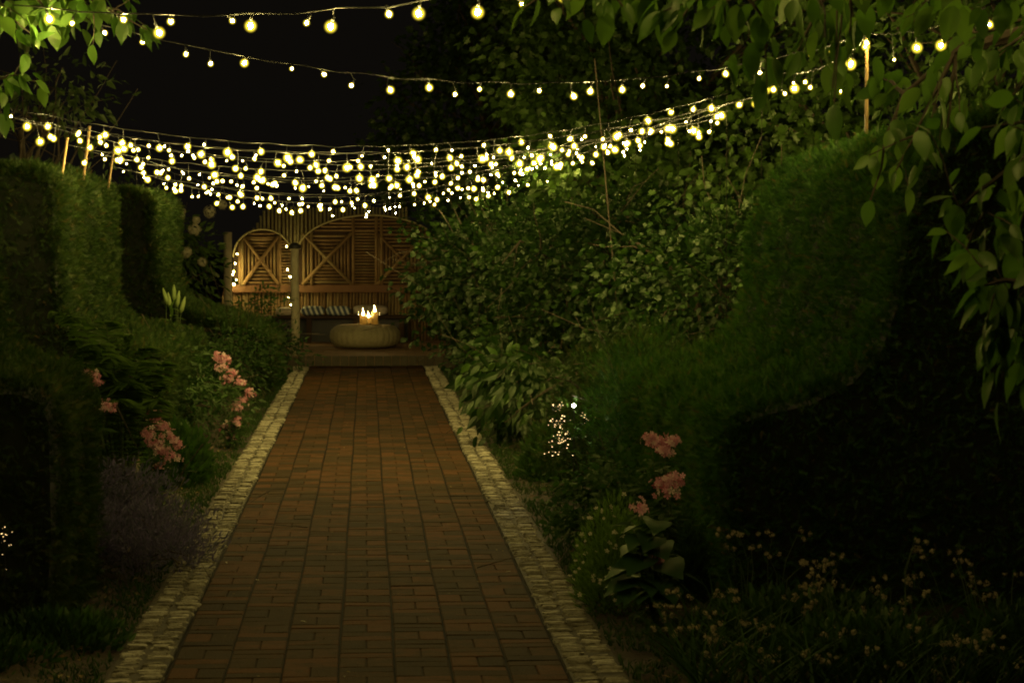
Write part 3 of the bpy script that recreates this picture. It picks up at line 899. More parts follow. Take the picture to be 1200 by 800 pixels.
def string_lights(label, runs, bright=.5, spacing=.17):
    """runs: list of (pole A, pole B, [three (px, py) of the cable as seen])"""
    first = poles[runs[0][0]]
    root = empty('string_lights', first, label, 'light string', BG)
    mb = MB(); rl = Vector(root.location)
    for (ka, kb, pix) in runs:
        A, B = poles[ka], poles[kb]
        H = B[:2] - A[:2]; L = np.linalg.norm(H)
        ss = [0.0, 1.0]; zz = [A[2], B[2]]; ws = [.5, .5]
        for px, py in pix:
            p = on_plane(px, py, A, B); ss.append(np.dot(p[:2] - A[:2], H) / L ** 2); zz.append(p[2]); ws.append(3)
        if not pix: ss.append(.5); zz.append((A[2] + B[2]) / 2 - .09 * L ** .8); ws.append(1)
        co = np.polyfit(ss, zz, 2, w=ws)
        f = lambda s_: np.polyval(co, s_)
        n = 36; pts = []
        for i in range(n + 1):
            s_ = i / n; xy = A[:2] + H * s_
            pts.append(np.array([xy[0] + .004 * math.sin(i * 2.1), xy[1] + .01 * math.sin(i * 1.7), f(s_) + .006 * math.sin(i * 2.9)]))
        mb.tube(pts, .0026, 5)
        nb = int(L / spacing)
        for i in range(nb):
            s_ = (i + .5 + random.uniform(-.3, .3)) / nb
            if A[1] > 12 and A[0] + H[0] * s_ < -2.2 and random.random() < .6: continue
            xy = A[:2] + H * s_
            hang = random.uniform(.0, .035) if A[1] < 12 else random.expovariate(1 / .035)
            hang = min(hang, .13)
            p = Vector((xy[0] + random.gauss(0, .012), xy[1] + random.gauss(0, .012), f(s_) - hang))
            if hang > .012: mb.tube([(xy[0], xy[1], f(s_)), (p.x, p.y, p.z)], .0016, 4)
            k_ = random.random(); k_ = (3 if k_ < bright * .35 else 2) if k_ < bright else (1 if k_ < bright + (1 - bright) * .6 else 0)
            if A[1] < 12 and k_ != 0: k_ = 5 if k_ >= 2 else 4
            o = bpy.data.objects.new('bulb', BM[k_]); COL.objects.link(o)
            o.parent = root; o.location = p - rl
            o.rotation_euler = (random.gauss(0, .35), random.gauss(0, .35), random.uniform(0, 6))
    mb.build('cable', M['wire'], root)


string_lights('nearest bulb string, crossing the top edge from the bright left leaves', [('L9', 'R6', [(160, 17), (270, 21), (410, 7)]), ('R6', 'L4', [])], .45, .155)
string_lights('second bulb string, a single long sag alone against the sky', [('L9', 'R13', [(208, 46), (429, 88), (600, 103), (800, 84)]), ('R13', 'R12', [])], .4)
string_lights('bulb strings from the very left edge to the right, top of bright mass', [('L16', 'R15', [(30, 140), (430, 178), (744, 148)]), ('R15', 'L18', [(95, 150), (420, 180), (800, 135)]), ('R15', 'R13', [(935, 86), (975, 74)])], .6)
string_lights('zigzag bulb string from the cane nearest the left edge', [('L18', 'R17', [(90, 172), (400, 200), (800, 145)]), ('R17', 'L14', [(40, 134), (208, 158), (430, 172)]), ('L16', 'R17', [(60, 150), (400, 193), (760, 150)]), ('R17', 'L20', [(125, 165), (430, 188), (740, 160)])], .55)
string_lights('zigzag bulb string from the tallest left cane', [('L20', 'R20', [(120, 182), (380, 212), (740, 165)]), ('R20', 'L22', [(150, 188), (400, 208), (700, 168)])], .5)
string_lights('zigzag bulb string from the cane at the middle hedge corner', [('L22', 'R23', [(150, 200), (390, 228), (650, 190)]), ('R23', 'L24', [(175, 190), (400, 215), (640, 184)])], .45)
string_lights('zigzag bulb string low in the bright mass', [('L24', 'R26', [(170, 205), (370, 238), (600, 200)]), ('R26', 'L27', [(195, 200), (390, 232), (560, 205)])], .45)
string_lights('lowest bulb string, just above the arbour arches', [('L27', 'R30', [(195, 212), (370, 240), (500, 233)]), ], .5, .13)

# ------------------------------------------------------------------ arbour
YA = 36.0
arb = empty('garden_arbour', at(400, 400, YA) * np.array([1, 1, 0]) + np.array([0, 0, TZ]), 'wooden garden arbour wall with two arched lattice panels behind the bench', 'arbour')
X = lambda px, Y=YA: at(px, 300, Y)[0]
Z = lambda py, Y=YA: at(420, py, Y)[2]
mb = MB()
xs = np.arange(X(262), X(478), .054)
for x in xs:                                   # upright poles above the rail
    px = 429 + x * F_PX / YA
    topy = 243 if px > 318 else 243 + (318 - px) ** 1.6 * .20
    if topy > 330: continue
    r = random.uniform(.017, .023)
    mb.tube([(x, YA + random.gauss(0, .004), Z(340)), (x + random.gauss(0, .006), YA, Z((topy + 340) / 2)), (x + random.gauss(0, .004), YA, Z(topy) + random.gauss(0, .012))], [r, r * .95, r * .85], 7)
mb.build('upright_poles', M['pole_pale'], arb, True)
mb = MB()
for x in np.arange(X(262), X(520), .047):
    r = random.uniform(.018, .024)
    mb.tube([(x, YA + random.gauss(0, .004), TZ), (x + random.gauss(0, .004), YA, Z(342))], [r, r], 7)
mb.build('lower_poles', M['pole_brown'], arb, True)
mb = MB(); mb.box((X(262), YA - .10, Z(342.5)), (X(520), YA + .04, Z(333.5)), .5, 0, .008)
mb.build('rail', M['rail'], arb)
mb = MB(); mb.box((X(276), YA + .035, TZ), (X(520), YA + .06, Z(300)), .5); mb.box((X(312), YA + .035, Z(300) + .002), (X(478), YA + .06, Z(250)), .5); mb.build('backing_board', M['board'], arb)


def arch_z(x, cx, hw, zs, za):
    u = min(1, abs(x - cx) / hw)
    return zs + (za - zs) * math.sqrt(max(0, 1 - u * u))


def x_square(mb, x0, x1, z0, z1, y, top=None, r=.017, step=.052):
    """slats lying in four triangles round the crossing braces; top(x) cuts them off"""
    cx, cz = (x0 + x1) / 2, (z0 + z1) / 2
    T_ = top or (lambda x: 99)
    z = z0 + step / 2
    while z < z1:
        h = abs(z - cz) / (z1 - z0) * (x1 - x0)
        if h > .02:
            a, b = cx - h, cx + h
            if z < T_(a) and z < T_(b): mb.tube([(a, y, z), ((a + b) / 2, y, z + random.gauss(0, .004)), (b, y, z)], r * random.uniform(.85, 1.1), 7)
        z += step * random.uniform(.92, 1.1)
    x = x0 + step / 2
    while x < x1:
        h = abs(x - cx) / (x1 - x0) * (z1 - z0)
        if h > .02: mb.tube([(x, y, cz - h), (x, y, min(cz + h, T_(x) - .02))], r * random.uniform(.85, 1.1), 7)
        x += step * random.uniform(.92, 1.1)


def braces(mb, x0, x1, z0, z1, y, r=.022):
    mb.tube([(x0, y, z0), (x1, y, z1)], r, 8)
    mb.tube([(x0, y + .012, z1), (x1, y + .012, z0)], r * .9, 8)


def arch_panel(cx, hw, ytop, yspring, squares, strips, uprights, yy):
    zs, za = Z(yspring, yy), Z(ytop, yy)
    zb = Z(334, yy) + .0
    T_ = lambda x: arch_z(x, cx, hw, zs, za)
    p = MB()
    # board with arched outline
    n = 28; V = [(cx - hw, yy + .05, zb), (cx + hw, yy + .05, zb)]; V2 = []
    for i in range(n + 1):
        x = cx + hw - 2 * hw * i / n; V.append((x, yy + .05, T_(x)))
    k = len(V); V += [(a, b + .02, c) for a, b, c in V]
    F = [tuple(range(k))[::-1], tuple(range(k, 2 * k))] + [(i, (i + 1) % k, k + (i + 1) % k, k + i) for i in range(k)]
    p.add(V, F, .5); root = p.build('arched_panel', M['board'], arb)
    s = MB()
    for (x0, x1, z0, z1) in squares: x_square(s, x0, x1, z0, z1, yy + .03, T_)
    for (x0, x1, z0, z1, st) in strips:
        z = z0
        while z < z1:
            a, b = x0, x1
            while a < b and T_(a) < z + .02: a += .02
            while b > a and T_(b) < z + .02: b -= .02
            if b - a > .05: s.tube([(a, yy + .03, z), ((a + b) / 2, yy + .03, z + random.gauss(0, .003)), (b, yy + .03, z)], .0145 * random.uniform(.85, 1.15), 7)
            z += st * random.uniform(.92, 1.08)
    s.build('slats', M['pole_brown'], root, True)
    f = MB()
    for (x0, x1, z0, z1) in squares: braces(f, x0, x1, z0, z1, yy - .012, .026)
    for x in uprights: f.tube([(x, yy, zb), (x, yy, T_(x) - .02)], .022, 8)
    f.build('brace', M['pole_brown'], root, True)
    t = MB(); pts = [(cx + hw * math.cos(a), yy - .02, zs + (za - zs) * math.sin(a)) for a in np.linspace(0, PI, 34)]
    t.tube(pts, .014, 7); t.build('arch_trim', M['pole_pale'], root, True)


yl = YA - .12
arch_panel(X(308, yl), .425, 268.5, 301, [(X(285, yl), X(326, yl), Z(333, yl), Z(277, yl))],
           [(X(329, yl), X(341, yl), Z(333, yl), Z(275, yl), .045), (X(276, yl), X(340, yl), Z(283, yl) + .06, Z(268, yl), .05)], [X(281, yl), X(328, yl), X(284, yl)], yl)
arch_panel(X(434, yl), 1.05, 252, 296, [(X(354, yl), X(412, yl), Z(333, yl), Z(273, yl)), (X(442, yl), X(500, yl), Z(333, yl), Z(273, yl))],
           [(X(415, yl), X(440, yl), Z(333, yl), Z(268, yl), .043), (X(352, yl), X(515, yl), Z(270, yl), Z(253, yl), .05)],
           [X(356, yl), X(365, yl), X(414, yl), X(441, yl), X(447, yl)], yl)
# left arbour post and wooden bollard post
p = at(267, 335, 35.4); mb = MB(); mb.tube([(p[0], p[1], 0), (p[0], p[1], Z(272, 35.4))], .06, 12)
tag(mb.build('wooden_post', M['post'], None, True), 'dim wooden post at the left end of the arbour', 'post', 'wooden posts')
p = at(345.5, 300, 31.25); root = empty('wooden_post', (p[0], p[1], TZ), 'pale round wooden post with black cap standing at the terrace step', 'post', 'wooden posts')
mb = MB(); zt = Z(291.5, 31.25)
mb.tube([(p[0], p[1], 0), (p[0] + .006, p[1], .6), (p[0] - .004, p[1], 1.1), (p[0], p[1], zt)], [.058, .055, .053, .051], 14)
mb.build('post_shaft', M['post'], root, True)
mb = MB(); mb.lathe((p[0], p[1], zt), [(.072, 0.002), (.075, .03), (.06, .055), (.03, .075), (0, .08)], 16); mb.build('post_cap', M['cap'], root, True)

# small light strings wound on the arbour: left column and right column
def column_lights(label, pix, Y):
    A = at(pix[0][0], pix[0][1], Y)
    root = empty('string_lights', A, label, 'light string', 'bulb strings on the small arch')
    mb = MB(); pts = [at(x, y - 1, Y + .03) for x, y in pix]; mb.tube(pts, .003, 5); rl = Vector(root.location)
    for i, (x, y) in enumerate(pix):
        o = bpy.data.objects.new('bulb', BM[2 if i % 3 == 2 else 1]); COL.objects.link(o)
        o.parent = root; o.location = Vector(at(x, y, Y).tolist()) + Vector((0, 0, .034)) - rl
    mb.build('cable', M['wire'], root)


column_lights('short bulb string down the left side of the small arch', [(278, 298), (275.5, 309), (274, 318), (273, 322), (277, 328), (274, 333)], 35.7)
column_lights('short bulb string down the right side of the small arch', [(336, 289), (337, 316), (340, 324), (338, 349), (341, 357)], 35.6)

# ------------------------------------------------------------------ bench, cushions, table, candles
zb = Z(370, 35.3)
x0, x1 = X(296, 35.3), X(480, 35.3)
bench = empty('garden_bench', ((x0 + x1) / 2, 35.5, TZ), 'dark low wooden bench along the arbour wall', 'bench')
mb = MB()
for k in range(4): mb.box((x0, 35.25 + k * .125, zb - .035), (x1, 35.25 + k * .125 + .115, zb), None, 0, .005)
mb.build('seat', M['board'], bench)
mb = MB(); mb.box((x0 + .02, 35.62, TZ + .002), (x1 - .02, 35.65, zb - .036), None, 0); mb.build('back_panel', M['cap'], bench)  # black board put in as the shade below the seat
for xx in np.linspace(x0 + .1, x1 - .15, 4):
    mb = MB(); mb.box((xx, 35.3, TZ), (xx + .07, 35.7, zb - .036), None, 0, .005); mb.build('leg', M['board'], bench)


def cushion(name, label, px0, px1, h, y0, y1, mat, round_=.5, group=None, z0=None):
    a, b = X(px0, y0), X(px1, y0); V = []; F = []
    z0 = zb if z0 is None else z0
    nu, nv = 28, 12
    cx, cy_, cz = (a + b) / 2, (y0 + y1) / 2, z0 + h / 2
    for i in range(nv + 1):
        ph = -PI / 2 + PI * i / nv
        for j in range(nu):
            th = 2 * PI * j / nu
            e = lambda c, k: math.copysign(abs(c) ** k, c)
            V.append((cx + (b - a) / 2 * e(math.cos(ph), .45) * e(math.cos(th), round_), cy_ + (y1 - y0) / 2 * e(math.cos(ph), .45) * e(math.sin(th), round_), cz + h / 2 * e(math.sin(ph), .8)))
    for i in range(nv):
        for j in range(nu):
            k = (j + 1) % nu; F.append((i * nu + j, i * nu + k, (i + 1) * nu + k, (i + 1) * nu + j))
    mb = MB(); mb.add(V, F, .5); o = mb.build(name, mat, None, True)
    return tag(o, label, 'cushion', group)


SG = 'striped bench cushions'
cushion('bench_cushion', 'left blue and white striped cushion next to the wooden post', 352, 380.5, .135, 35.25, 35.65, M['stripe'], .35, SG)
cushion('bench_cushion', 'right blue and white striped cushion, behind the candles', 381.5, 411, .135, 35.25, 35.65, M['stripe'], .35, SG)
cushion('bolster_cushion', 'pale rounded cushion at the right end of the bench', 413, 455, .15, 35.25, 35.65, M['cushion'], .6)
cushion('bolster_cushion', 'pale rounded cushion on the bench left of the wooden post', 322, 343, .12, 35.25, 35.6, M['cushion'], .6)

pc = at(428, 405, 33.4); pc[2] = TZ
table = MB()
prof = []
for a in np.linspace(-PI / 2, PI / 2, 16):
    prof.append((.27 + .195 * max(0, math.cos(a)) ** .8, .165 + .155 * math.copysign(abs(math.sin(a)) ** .85, math.sin(a))))
prof = [(.0, .005), (.2, .005)] + prof + [(.15, .318), (0, .316)]
table.lathe(pc, prof, 216, .5, 0, lambda t, z: .028 * abs(math.sin(16 * t)) ** .7 * (1 if 0.02 < z < .31 else 0) + .004 * math.sin(z * 150))
tag(table.build('wicker_table', M['wicker'], None, True), 'low round wicker pouf table in the middle of the terrace', 'table')
tz = TZ + .32


def candle_jar(label, px, hgt, ch, Y):
    c = at(px, 380, Y); c[2] = tz
    root = empty('candle_jar', c, label, 'candle', 'candle jars on the wicker table')
    mb = MB(); mb.lathe(c, [(0, .001), (.06, .001), (.066, .02), (.066, hgt), (.064, hgt + .002)], 28); mb.build('glass_jar', M['glass'], root, True)
    mb = MB(); mb.lathe(c, [(.0, .008), (.043, .008), (.044, ch), (.041, ch + .003), (.038, ch - .004), (.036, ch - .055), (0, ch - .06)], 22); wx = mb.build('pillar_candle', M['wax'], root, True)
    mb = MB(); mb.tube([c + [0, 0, ch - .06], c + [.001, 0, ch - .03]], .0015, 5); mb.build('wick', M['cap'], wx)
    mb = MB(); mb.lathe(c + [0, 0, ch - .035], [(0, 0), (.010, .008), (.013, .024), (.010, .045), (.004, .065), (0, .078)], 12); mb.build('flame', M['flame'], wx, True)


candle_jar('left candle, the shorter one in a glass jar on the wicker table', 425.6, .24, .135, 33.25)
candle_jar('right candle, the taller one in a glass jar on the wicker table', 439, .265, .18, 33.3)
candle_jar('small candle jar standing between and behind the two front candles', 431.8, .25, .10, 33.56)


# ------------------------------------------------------------------ border plants
def stems(mb, base, tops, r=.003):
    for t in tops:
        b = np.array(base) + np.array([random.uniform(-.06, .06), random.uniform(-.06, .06), 0])
        mb.tube(limb_path(b, t, .0, 4, .04), np.linspace(r, r * .5, 5), 5)


def phlox(label, base, heads, Y, r=.055, leafn=160, group='pink phlox clumps'):
    bx = np.array([base, Y, 0.0])
    root = empty('phlox', bx, label, 'flowering plant', group)
    H = [at(px, py, Y + random.uniform(-.12, .12)) for px, py in heads]
    mb = MB(); stems(mb, bx, H); mb.build('stem', M['stem'], root)
    P = []; D_ = []
    for h in H:
        for _ in range(max(6, int(leafn / len(H)))):
            u = random.uniform(.15, .92); p = bx + (h - bx) * u
            a = random.uniform(0, 2 * PI); P.append(p + rng.normal(0, .02, 3)); D_.append([math.cos(a), math.sin(a), random.uniform(-.1, .4)])
    P = np.array(P); D_ = np.array(D_)
    V, T, A = place(OVS, P, D_, np.array([0, 0, 1.]) + rnd(len(P), .2), rng.uniform(.05, .1, len(P)))
    fast_mesh('leaves', V, T, M['herb'], A, root)
    for h in H:
        n_ = random.randint(24, 44); d = unit(n_); d[:, 2] = np.abs(d[:, 2]) * .9 - .25
        rr = r * random.uniform(.65, 1.15)
        P = h + d * rr * np.array([1, 1, 1.15]) * rng.uniform(.35, 1.25, (n_, 1)) + rnd(n_, .009)
        nz = norm(d + rnd(n_, .35))
        V, T, A = place(FLO, P, np.cross(nz, unit(n_)), nz, rng.uniform(.010, .018, n_), np.clip(rng.normal(.45, .3, n_), 0, 1))
        fast_mesh('flower_head', V, T, M['pink'], A, root)


phlox('tall pink phlox nearest on the left, beside the purple catmint', -1.08, [(178, 490), (188, 500), (197, 512), (206, 520), (180, 520), (192, 530), (204, 535), (186, 545), (172, 508)], 12.5, .045)
phlox('pink phlox clump farther back on the left by the hedge', -1.0, [(256, 418), (264, 422), (260, 432), (272, 438), (282, 449), (266, 445), (292, 462), (284, 470), (275, 478), (278, 495), (268, 500), (270, 512)], 18.2, .052)
phlox('small pink phlox with two heads in front of the left ferny plant', -1.38, [(105, 440), (112, 448), (126, 478)], 11.8, .036, 90)
phlox('pink phlox with a broad head at the foot of the right hedge', 1.15, [(762, 514), (774, 520), (788, 518), (780, 528)], 9.75, .036, 120)
phlox('lower pink phlox just below the broad right one', 1.12, [(776, 566), (790, 564), (784, 576)], 9.55, .034, 120)
phlox('small dark pink phlox among the hosta leaves on the right', 1.06, [(747, 597), (770, 655)], 9.3, .028, 80)

# ferny plant
def ferny(label, base, Y, fronds, L, name='ferny_plant', mat='fern'):
    bx = np.array([base, Y, 0.0]); root = empty(name, bx, label, 'plant')
    mb = MB(); parts = []
    for (px, py, dd) in fronds:
        tip = at(px, py, Y + dd)
        mid = bx + (tip - bx) * .55; mid[2] = max(tip[2] + .06, mid[2] + .25)
        pts = [((1 - t) ** 2) * bx + 2 * t * (1 - t) * mid + t * t * tip for t in np.linspace(0, 1, 12)]
        mb.tube(pts, np.linspace(.006, .001, 12), 5)
        P = []; D_ = []; S = []
        for t in np.linspace(.3, 1, 26):
            p = ((1 - t) ** 2) * bx + 2 * t * (1 - t) * mid + t * t * tip
            tg = norm((2 * (1 - t) * (mid - bx) + 2 * t * (tip - mid))[None])[0]
            for sg in (-1, 1):
                sd = np.cross(tg, [0, 0, 1]); sd = sd / (np.linalg.norm(sd) + 1e-6) * sg
                P.append(p); D_.append(sd + tg * .5 + np.array([0, 0, -.15]) + rng.normal(0, .08, 3)); S.append(L * math.sin(PI * (1.08 - t) / .8 * .95 + .12) * 1.0 if t > .4 else L * .6)
        S = np.clip(np.array(S), L * .25, L)
        parts.append(place(OVS, np.array(P), np.array(D_), np.array([0, 0, 1.]) + rnd(len(P), .15), S))
    V, T, A = merge(parts); fast_mesh('frond', V, T, M[mat], A, root); mb.build('stem', M['stem'], root)


ferny('arching ferny-leaved plant before the nearest left hedge', -1.24, 12.7,
      [(62, 366, 0), (85, 372, -.3), (120, 378, .2), (150, 395, 0), (175, 408, .1), (195, 425, .2), (180, 440, -.2), (185, 470, -.3), (150, 450, -.4), (165, 425, -.3), (110, 405, -.4), (130, 420, -.5), (90, 400, -.2), (140, 470, -.5), (195, 450, 0), (100, 430, -.5)], .14)

# lily buds above the low hedge
p0 = at(203, 372, 21.9); root = empty('lily', (p0[0], p0[1], 0), 'lily with pale green buds rising above the low left hedge', 'flowering plant')
mb = MB(); tops = [at(x, y, 21.9) for x, y in ((195, 352), (199, 357), (204, 348), (208, 355), (213, 362))]; stems(mb, (p0[0], p0[1], 0), tops, .006); mb.build('stem', M['stem'], root)
mb = MB()
for i, t in enumerate(tops):
    d = np.array([(i - 2) * .015, 0, .11]); mb.tube([t - d * .3, t, t + d * .5, t + d], [.008, .02, .018, .004], 7)
mb.build('bud', M['bud'], root, True)
P = np.array([tops[2] + np.array([random.uniform(-.05, .05), random.uniform(-.05, .05), -random.uniform(.05, .8)]) for _ in range(40)])
V, T, A = place(OVS, P, unit(40) * np.array([1, 1, .3]), np.tile([0, 0, 1.], (40, 1)), .12); fast_mesh('leaves', V, T, M['fern'], A, root)

# see mound() below
def mound(name, label, cat, cx, Y, rx, ry, h, n, size, mat, up=.8, tm=TUF, mix=None):
    root = empty(name, (cx, Y, 0), label, cat)
    d = unit(n); d[:, 2] = np.abs(d[:, 2]); r = rng.uniform(.25, 1.05, n) ** .6
    P = np.array([cx, Y, 0]) + d * r[:, None] * np.array([rx, ry, h])
    P[:, 2] *= 1 + .12 * lump(P, 4)
    V, T, A = place(tm, P, d + rnd(n, .3) + np.array([0, 0, up]), unit(n), size * rng.uniform(.6, 1.3, n))
    fast_mesh('leaves', V, T, M[mat], A, root)
    mb = MB(); idx = rng.choice(n, 60)
    stems(mb, (cx, Y, 0), [P[i] for i in idx], .002); mb.build('stem', M['stem'], root)
    if mix:
        k = mix; idx = rng.choice(n, k); Pf = P[idx] + np.array([0, 0, .03]); nz = norm(d[idx] + rnd(k, .3))
        V, T, A = place(FLO, Pf, np.cross(nz, unit(k)), nz, rng.uniform(.007, .014, k)); return root, (V, T, A)
    return root


tree('catmint', 'hazy purple catmint spilling over the left stone edging', 'flowering plant', (-1.05, 11.3, 0), .1, .006,
     [(-1.02, 11.1, .13, .22, .30, .20), (-.90, 11.35, .12, .17, .30, .14), (-1.2, 11.6, .22, .2, .35, .25), (-1.1, 12.0, .2, .2, .3, .22), (-.86, 11.7, .08, .12, .25, .10), (-1.25, 11.0, .18, .18, .25, .2)], 420, 24, .032, .045, TUF, M['purple'], 12, -.9, .2)
mound('catmint', 'dark purplish herb mound at the right edging, under the pink phlox', 'flowering plant', 1.3, 10.6, .22, .4, .34, 3500, .04, 'herb')
r_ = mound('daisy_plant', 'sprawling plant with tiny cream flowers beside the hosta', 'flowering plant', 1.03, 10.3, .17, .45, .42, 2600, .035, 'fern')
fv, ft, fa = place(FLO, np.zeros((1, 3)), np.array([[0, 1., 0]]), np.array([[0, 0, 1.]]), np.array([1.0]))
f0 = fast_mesh('flower', fv, ft, M['cream'], fa); fme = f0.data; bpy.data.objects.remove(f0)
for k in range(95):
    d = norm(np.array([[random.gauss(-.2, 1), random.gauss(-.5, .8), random.uniform(0, 1.2)]]))[0]
    p = np.array([1.03, 10.3, 0]) + d * np.array([.18, .47, .45]) * random.uniform(.85, 1.1)
    if p[2] < .03: continue
    o = bpy.data.objects.new('flower', fme); COL.objects.link(o); o.parent = r_
    o.location = Vector(p.tolist()) - r_.location; sc_ = random.uniform(.007, .014); o.scale = (sc_,) * 3
    o.rotation_euler = (random.uniform(.2, 1.3), random.uniform(-.5, .5), random.uniform(-1, 1))
mound('leafy_mound', 'low dark leafy plant on the left bed beyond the purple catmint', 'plant', -1.2, 15.8, .22, .7, .35, 2200, .06, 'herb', tm=OVL)
mound('leafy_mound', 'low leafy plant at the right edging behind the sparkling lights', 'plant', 1.22, 15.9, .22, .6, .35, 2200, .06, 'herb', tm=OVL)
mound('leafy_mound', 'low leafy plant on the left edging near the terrace step', 'plant', -1.08, 27.0, .18, 1.0, .4, 1800, .07, 'herb', tm=OVL)

mound('leafy_mound', 'low dark ground plants at the foot of the bottom left hedge block', 'plant', -1.2, 9.3, .3, .25, .13, 1500, .04, 'herb', tm=OVL)
mound('leafy_mound', 'low dark ground plants on the soil in the bottom left corner', 'plant', -1.45, 8.9, .35, .3, .1, 1300, .04, 'herb', tm=OVL)

# hosta
bx = np.array([1.10, 9.35, 0.0]); root = empty('hosta', bx, 'hosta with broad ribbed leaves at the right path edge', 'plant')
parts = []; mb = MB()
for (px, py, L_) in ((722, 690, .15), (735, 700, .14), (742, 665, .16), (730, 672, .15), (760, 640, .14), (748, 645, .15), (765, 690, .14), (785, 670, .15), (752, 700, .13), (770, 620, .13), (790, 700, .14), (735, 640, .12), (725, 705, .12), (715, 675, .11), (775, 650, .13), (755, 625, .12), (800, 680, .13), (770, 705, .12), (740, 685, .14), (757, 672, .14), (778, 690, .12)):
    tip = at(px, py, 9.2 + random.uniform(-.1, .15)); b = bx + (tip - bx) * .35; b[2] = max(tip[2] + .02, .1)
    mb.tube([bx, (bx + b) / 2 + [0, 0, .05], b], [.005, .004, .003], 5)
    parts.append(place(tmpl_ovate(.72, .16, .35), b[None], (tip - b)[None] + [[0, 0, .03]], np.array([[0, 0, 1.]]) + rnd(1, .2), np.array([L_ + .03])))
V, T, A = merge(parts); fast_mesh('leaves', V, T, M['hosta'], A, root, True); mb.build('stem', M['stem'], root)


# dried flower clumps of the right foreground
def dried(label, cx, Y, heads, blades, spread=.3):
    bx = np.array([cx, Y, 0.0]); root = empty('dried_flowers', bx, label, 'plant', 'dried flower clumps at the right front')
    mb = MB(); H = [at(px, py, Y + random.uniform(-.2, .2)) for px, py in heads]
    for h in H:
        parts = []
        b = bx + np.array([(h[0] - cx) * .6 + random.uniform(-.05, .05), random.uniform(-.1, .1), 0])
        mid = b + (h - b) * .6 + np.array([random.uniform(-.04, .04), 0, .06])
        mb.tube([b, (b + mid) / 2, mid, h], [.002, .0018, .0015, .001], 4)
        n_ = 16; d = unit(n_)
        for _ in range(3):
            c = h + rng.normal(0, 1, 3) * np.array([.022, .02, .008])
            P = c + d * rng.uniform(.2, 1, (n_, 1)) * .012
            parts.append(place(FLO, P, np.cross(d, unit(n_)), d, rng.uniform(.003, .006, n_)))
        V, T, A = merge(parts); fast_mesh('flower_head', V, T, M['dry'], A, root)
    mb.build('stem', M['stem'], root)
    a = rng.uniform(0, 2 * PI, blades); P = bx + np.stack([rng.normal(0, spread, blades), rng.normal(0, .15, blades), np.zeros(blades)], 1)
    P[:, 0] = np.maximum(P[:, 0], 1.12)
    Dd = np.stack([np.cos(a) * .75, np.sin(a) * .75, np.ones(blades)], 1)
    V, T, A = place(BLA, P, Dd, np.stack([-np.cos(a), -np.sin(a), np.ones(blades) * .4], 1), rng.uniform(.14, .40, blades))
    fast_mesh('leaves', V, T, M['herb'], A, root)


rr_ = random.Random(11)
def spots(x0, x1, y0, y1, n): return [(rr_.uniform(x0, x1), rr_.uniform(y0, y1)) for _ in range(n)]
dried('dried flower clump directly before the dark front of the right hedge', 1.55, 9.3, [(845, 628), (866, 626), (850, 640), (880, 640), (906, 625), (935, 625), (900, 650), (945, 658), (965, 655), (972, 670), (985, 650), (992, 688)], 130, .2)
dried('dried flower clump with the lowest heads by the right stone edging', 1.32, 8.8, spots(770, 900, 690, 790, 26) + [(865, 705), (925, 700), (950, 715), (905, 735), (885, 755)], 260, .2)
dried('dried flower clump in the middle of the dark right corner', 1.85, 8.9, spots(930, 1060, 650, 790, 30) + [(1070, 640), (1072, 632)], 200, .25)
dried('dried flower clump at the far bottom right corner', 2.35, 8.9, spots(1060, 1200, 640, 790, 44), 200, .3)

dried('dried flower clump cut by the bottom edge right of the stone edging', 1.3, 8.3, spots(800, 960, 735, 815, 22), 260, .2)
dried('dried flower clump cut by the bottom edge below the corner clump', 1.95, 8.2, spots(960, 1190, 735, 815, 34), 320, .35)
for (nm, x_, y_) in (('between the dried flowers and the right hedge', 1.6, 9.1), ('at the foot of the dried flowers, right of centre', 1.75, 8.45), ('under the corner dried flowers', 2.4, 8.7)):
    mound('leafy_mound', 'low dark leaves ' + nm, 'plant', x_, y_, .42, .3, .2, 1500, .05, 'herb', tm=OVL)

# ------------------------------------------------------------------ glowing beads that paint glints in the beds
def glint_bundle(label, Y, pts, big=None, r=.0020):
    b = at(pts[0][0], pts[0][1], Y); root = empty('fairy_light_bundle', (b[0], Y, 0), label, 'fairy lights', 'fairy light bundles in the beds')
    mb = MB(); P = [at(px, py, Y + random.uniform(-.06, .06)) for px, py in pts]
    mb.tube([(b[0], Y, 0)] + P, .0008, 4); mb.build('wire', M['wire'], root)
    base = MB(); base.lathe((0, 0, 0), [(0, 1), (.7, .7), (1, 0), (.7, -.7), (0, -1)], 8, .5); o = base.build('led', M['led'], None, True); me = o.data; bpy.data.objects.remove(o)
    for p in P:
        o = bpy.data.objects.new('led', me); COL.objects.link(o); o.parent = root
        o.location = Vector(p.tolist()) - root.location; s_ = r * random.uniform(.5, 1.35); o.scale = (s_ * random.uniform(.8, 2), s_, s_)
    if big:
        c = at(big[0], big[1], Y); mb = MB(); mb.lathe(c, [(0, .009), (.007, .006), (.009, 0), (.007, -.006), (0, -.009)], 10); mb.build('bright_led', M['led_white'], root, True)
        mb = MB(); mb.tube([(c[0], c[1], 0), (c[0], c[1], c[2] - .008)], .003, 5); mb.build('stake', M['wire'], root)


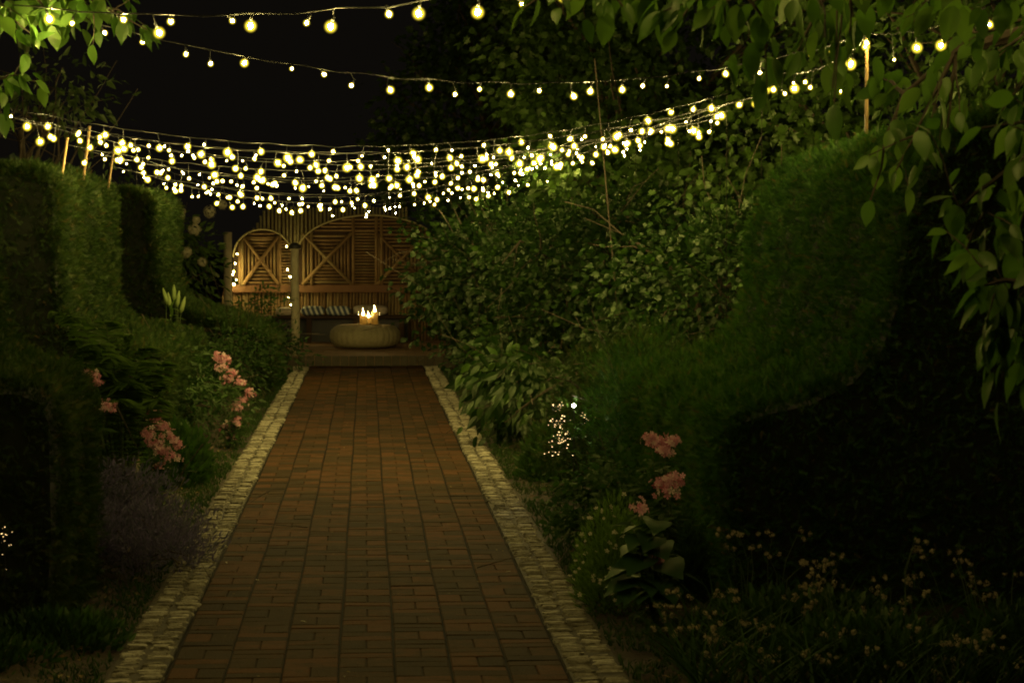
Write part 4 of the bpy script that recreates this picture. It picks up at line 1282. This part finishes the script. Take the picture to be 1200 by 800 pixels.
pp = []
for (cx, cy2, sx, sy, n_) in ((655, 476, 6, 6, 11), (653, 494, 10, 6, 24), (660, 510, 9, 7, 18), (655, 518, 10, 6, 12), (652, 530, 12, 6, 10), (686, 489, 9, 5, 10)):
    pp += [(rr_.gauss(cx, sx * .7), rr_.gauss(cy2, sy * .6)) for _ in range(n_)]
glint_bundle('sparkling bundle of tiny lights with one bright bulb by the right edging', 13.4, pp, (672.5, 475))
glint_bundle('few tiny lights glinting in the dark hedge at the left edge', 9.27, [(rr_.gauss(6, 5), rr_.gauss(638, 12)) for _ in range(14)], None, .0011)

# ------------------------------------------------------------------ short grass and litter on the verges
n_ = 26000
gx = (.93 + np.abs(rng.normal(0, .28, n_)) - .03) * np.where(rng.random(n_) < .5, -1, 1); gy = rng.uniform(7, 29.5, n_)
dens = lump(np.stack([gx, gy, gy * 0], 1), 1.3) > -.45
gx, gy = gx[dens], gy[dens]; n_ = len(gx)
V, T, A = place(TUF, np.stack([gx, gy, np.full(n_, .012)], 1), rnd(n_, .5) + np.array([0, 0, 1.]), unit(n_), rng.uniform(.012, .04, n_))
tag(fast_mesh('grass', V, T, M['herb'], A), 'short thin grass on the verges beside the stone edging', 'grass', None, 'stuff')
n_ = 1900
gx = (.95 + np.abs(rng.normal(0, .35, n_))) * np.where(rng.random(n_) < .5, -1, 1); gy = rng.uniform(7, 29.5, n_)
gz = np.full(n_, .03); on = np.arange(n_) > 1550; gx[on] = rng.uniform(-.7, .7, on.sum()); gy[on] = rng.uniform(8, 24, on.sum()); gz[on] = .006
sz_ = np.where(on, rng.uniform(.006, .02, n_), rng.uniform(.015, .045, n_))
d = unit(n_) * np.array([1, 1, .12]); V, T, A = place(OVL, np.stack([gx, gy, gz], 1), d, rnd(n_, .2) + np.array([0, 0, 1.]), sz_)
tag(fast_mesh('leaf_litter', V, T, M['litter'], A), 'brown leaf litter on the soil of the beds and scattered on the path', 'leaf litter', None, 'stuff')

# ------------------------------------------------------------------ fallen leaves on the paving
for i, (px, py) in enumerate(((500, 657), (598, 669), (404, 792), (300, 679), (264, 658), (114, 716), (352, 727))):
    r = ray(px, py); t = -(1.5 - .006) / r[2]; c = EYE + r * t
    v, T, A = place(OVS, np.array([c]), np.array([[random.uniform(-1, 1), random.uniform(-1, 1), 0.05]]), np.array([[.1, 0, 1.]]), np.array([.025]))
    tag(fast_mesh('fallen_leaf', v, T, M['cream'], A), ['tiny pale fallen leaf on the bricks', 'tiny pale fallen leaf beside the edging', ][0] + ' ' + ['in the lower middle', 'nearest the right stone edging', 'at the bottom edge', 'near the purple catmint', 'touching the left stone edging', 'on the soil at lower left', 'on the lower left of the paving'][i], 'leaf', 'fallen leaves on the path')
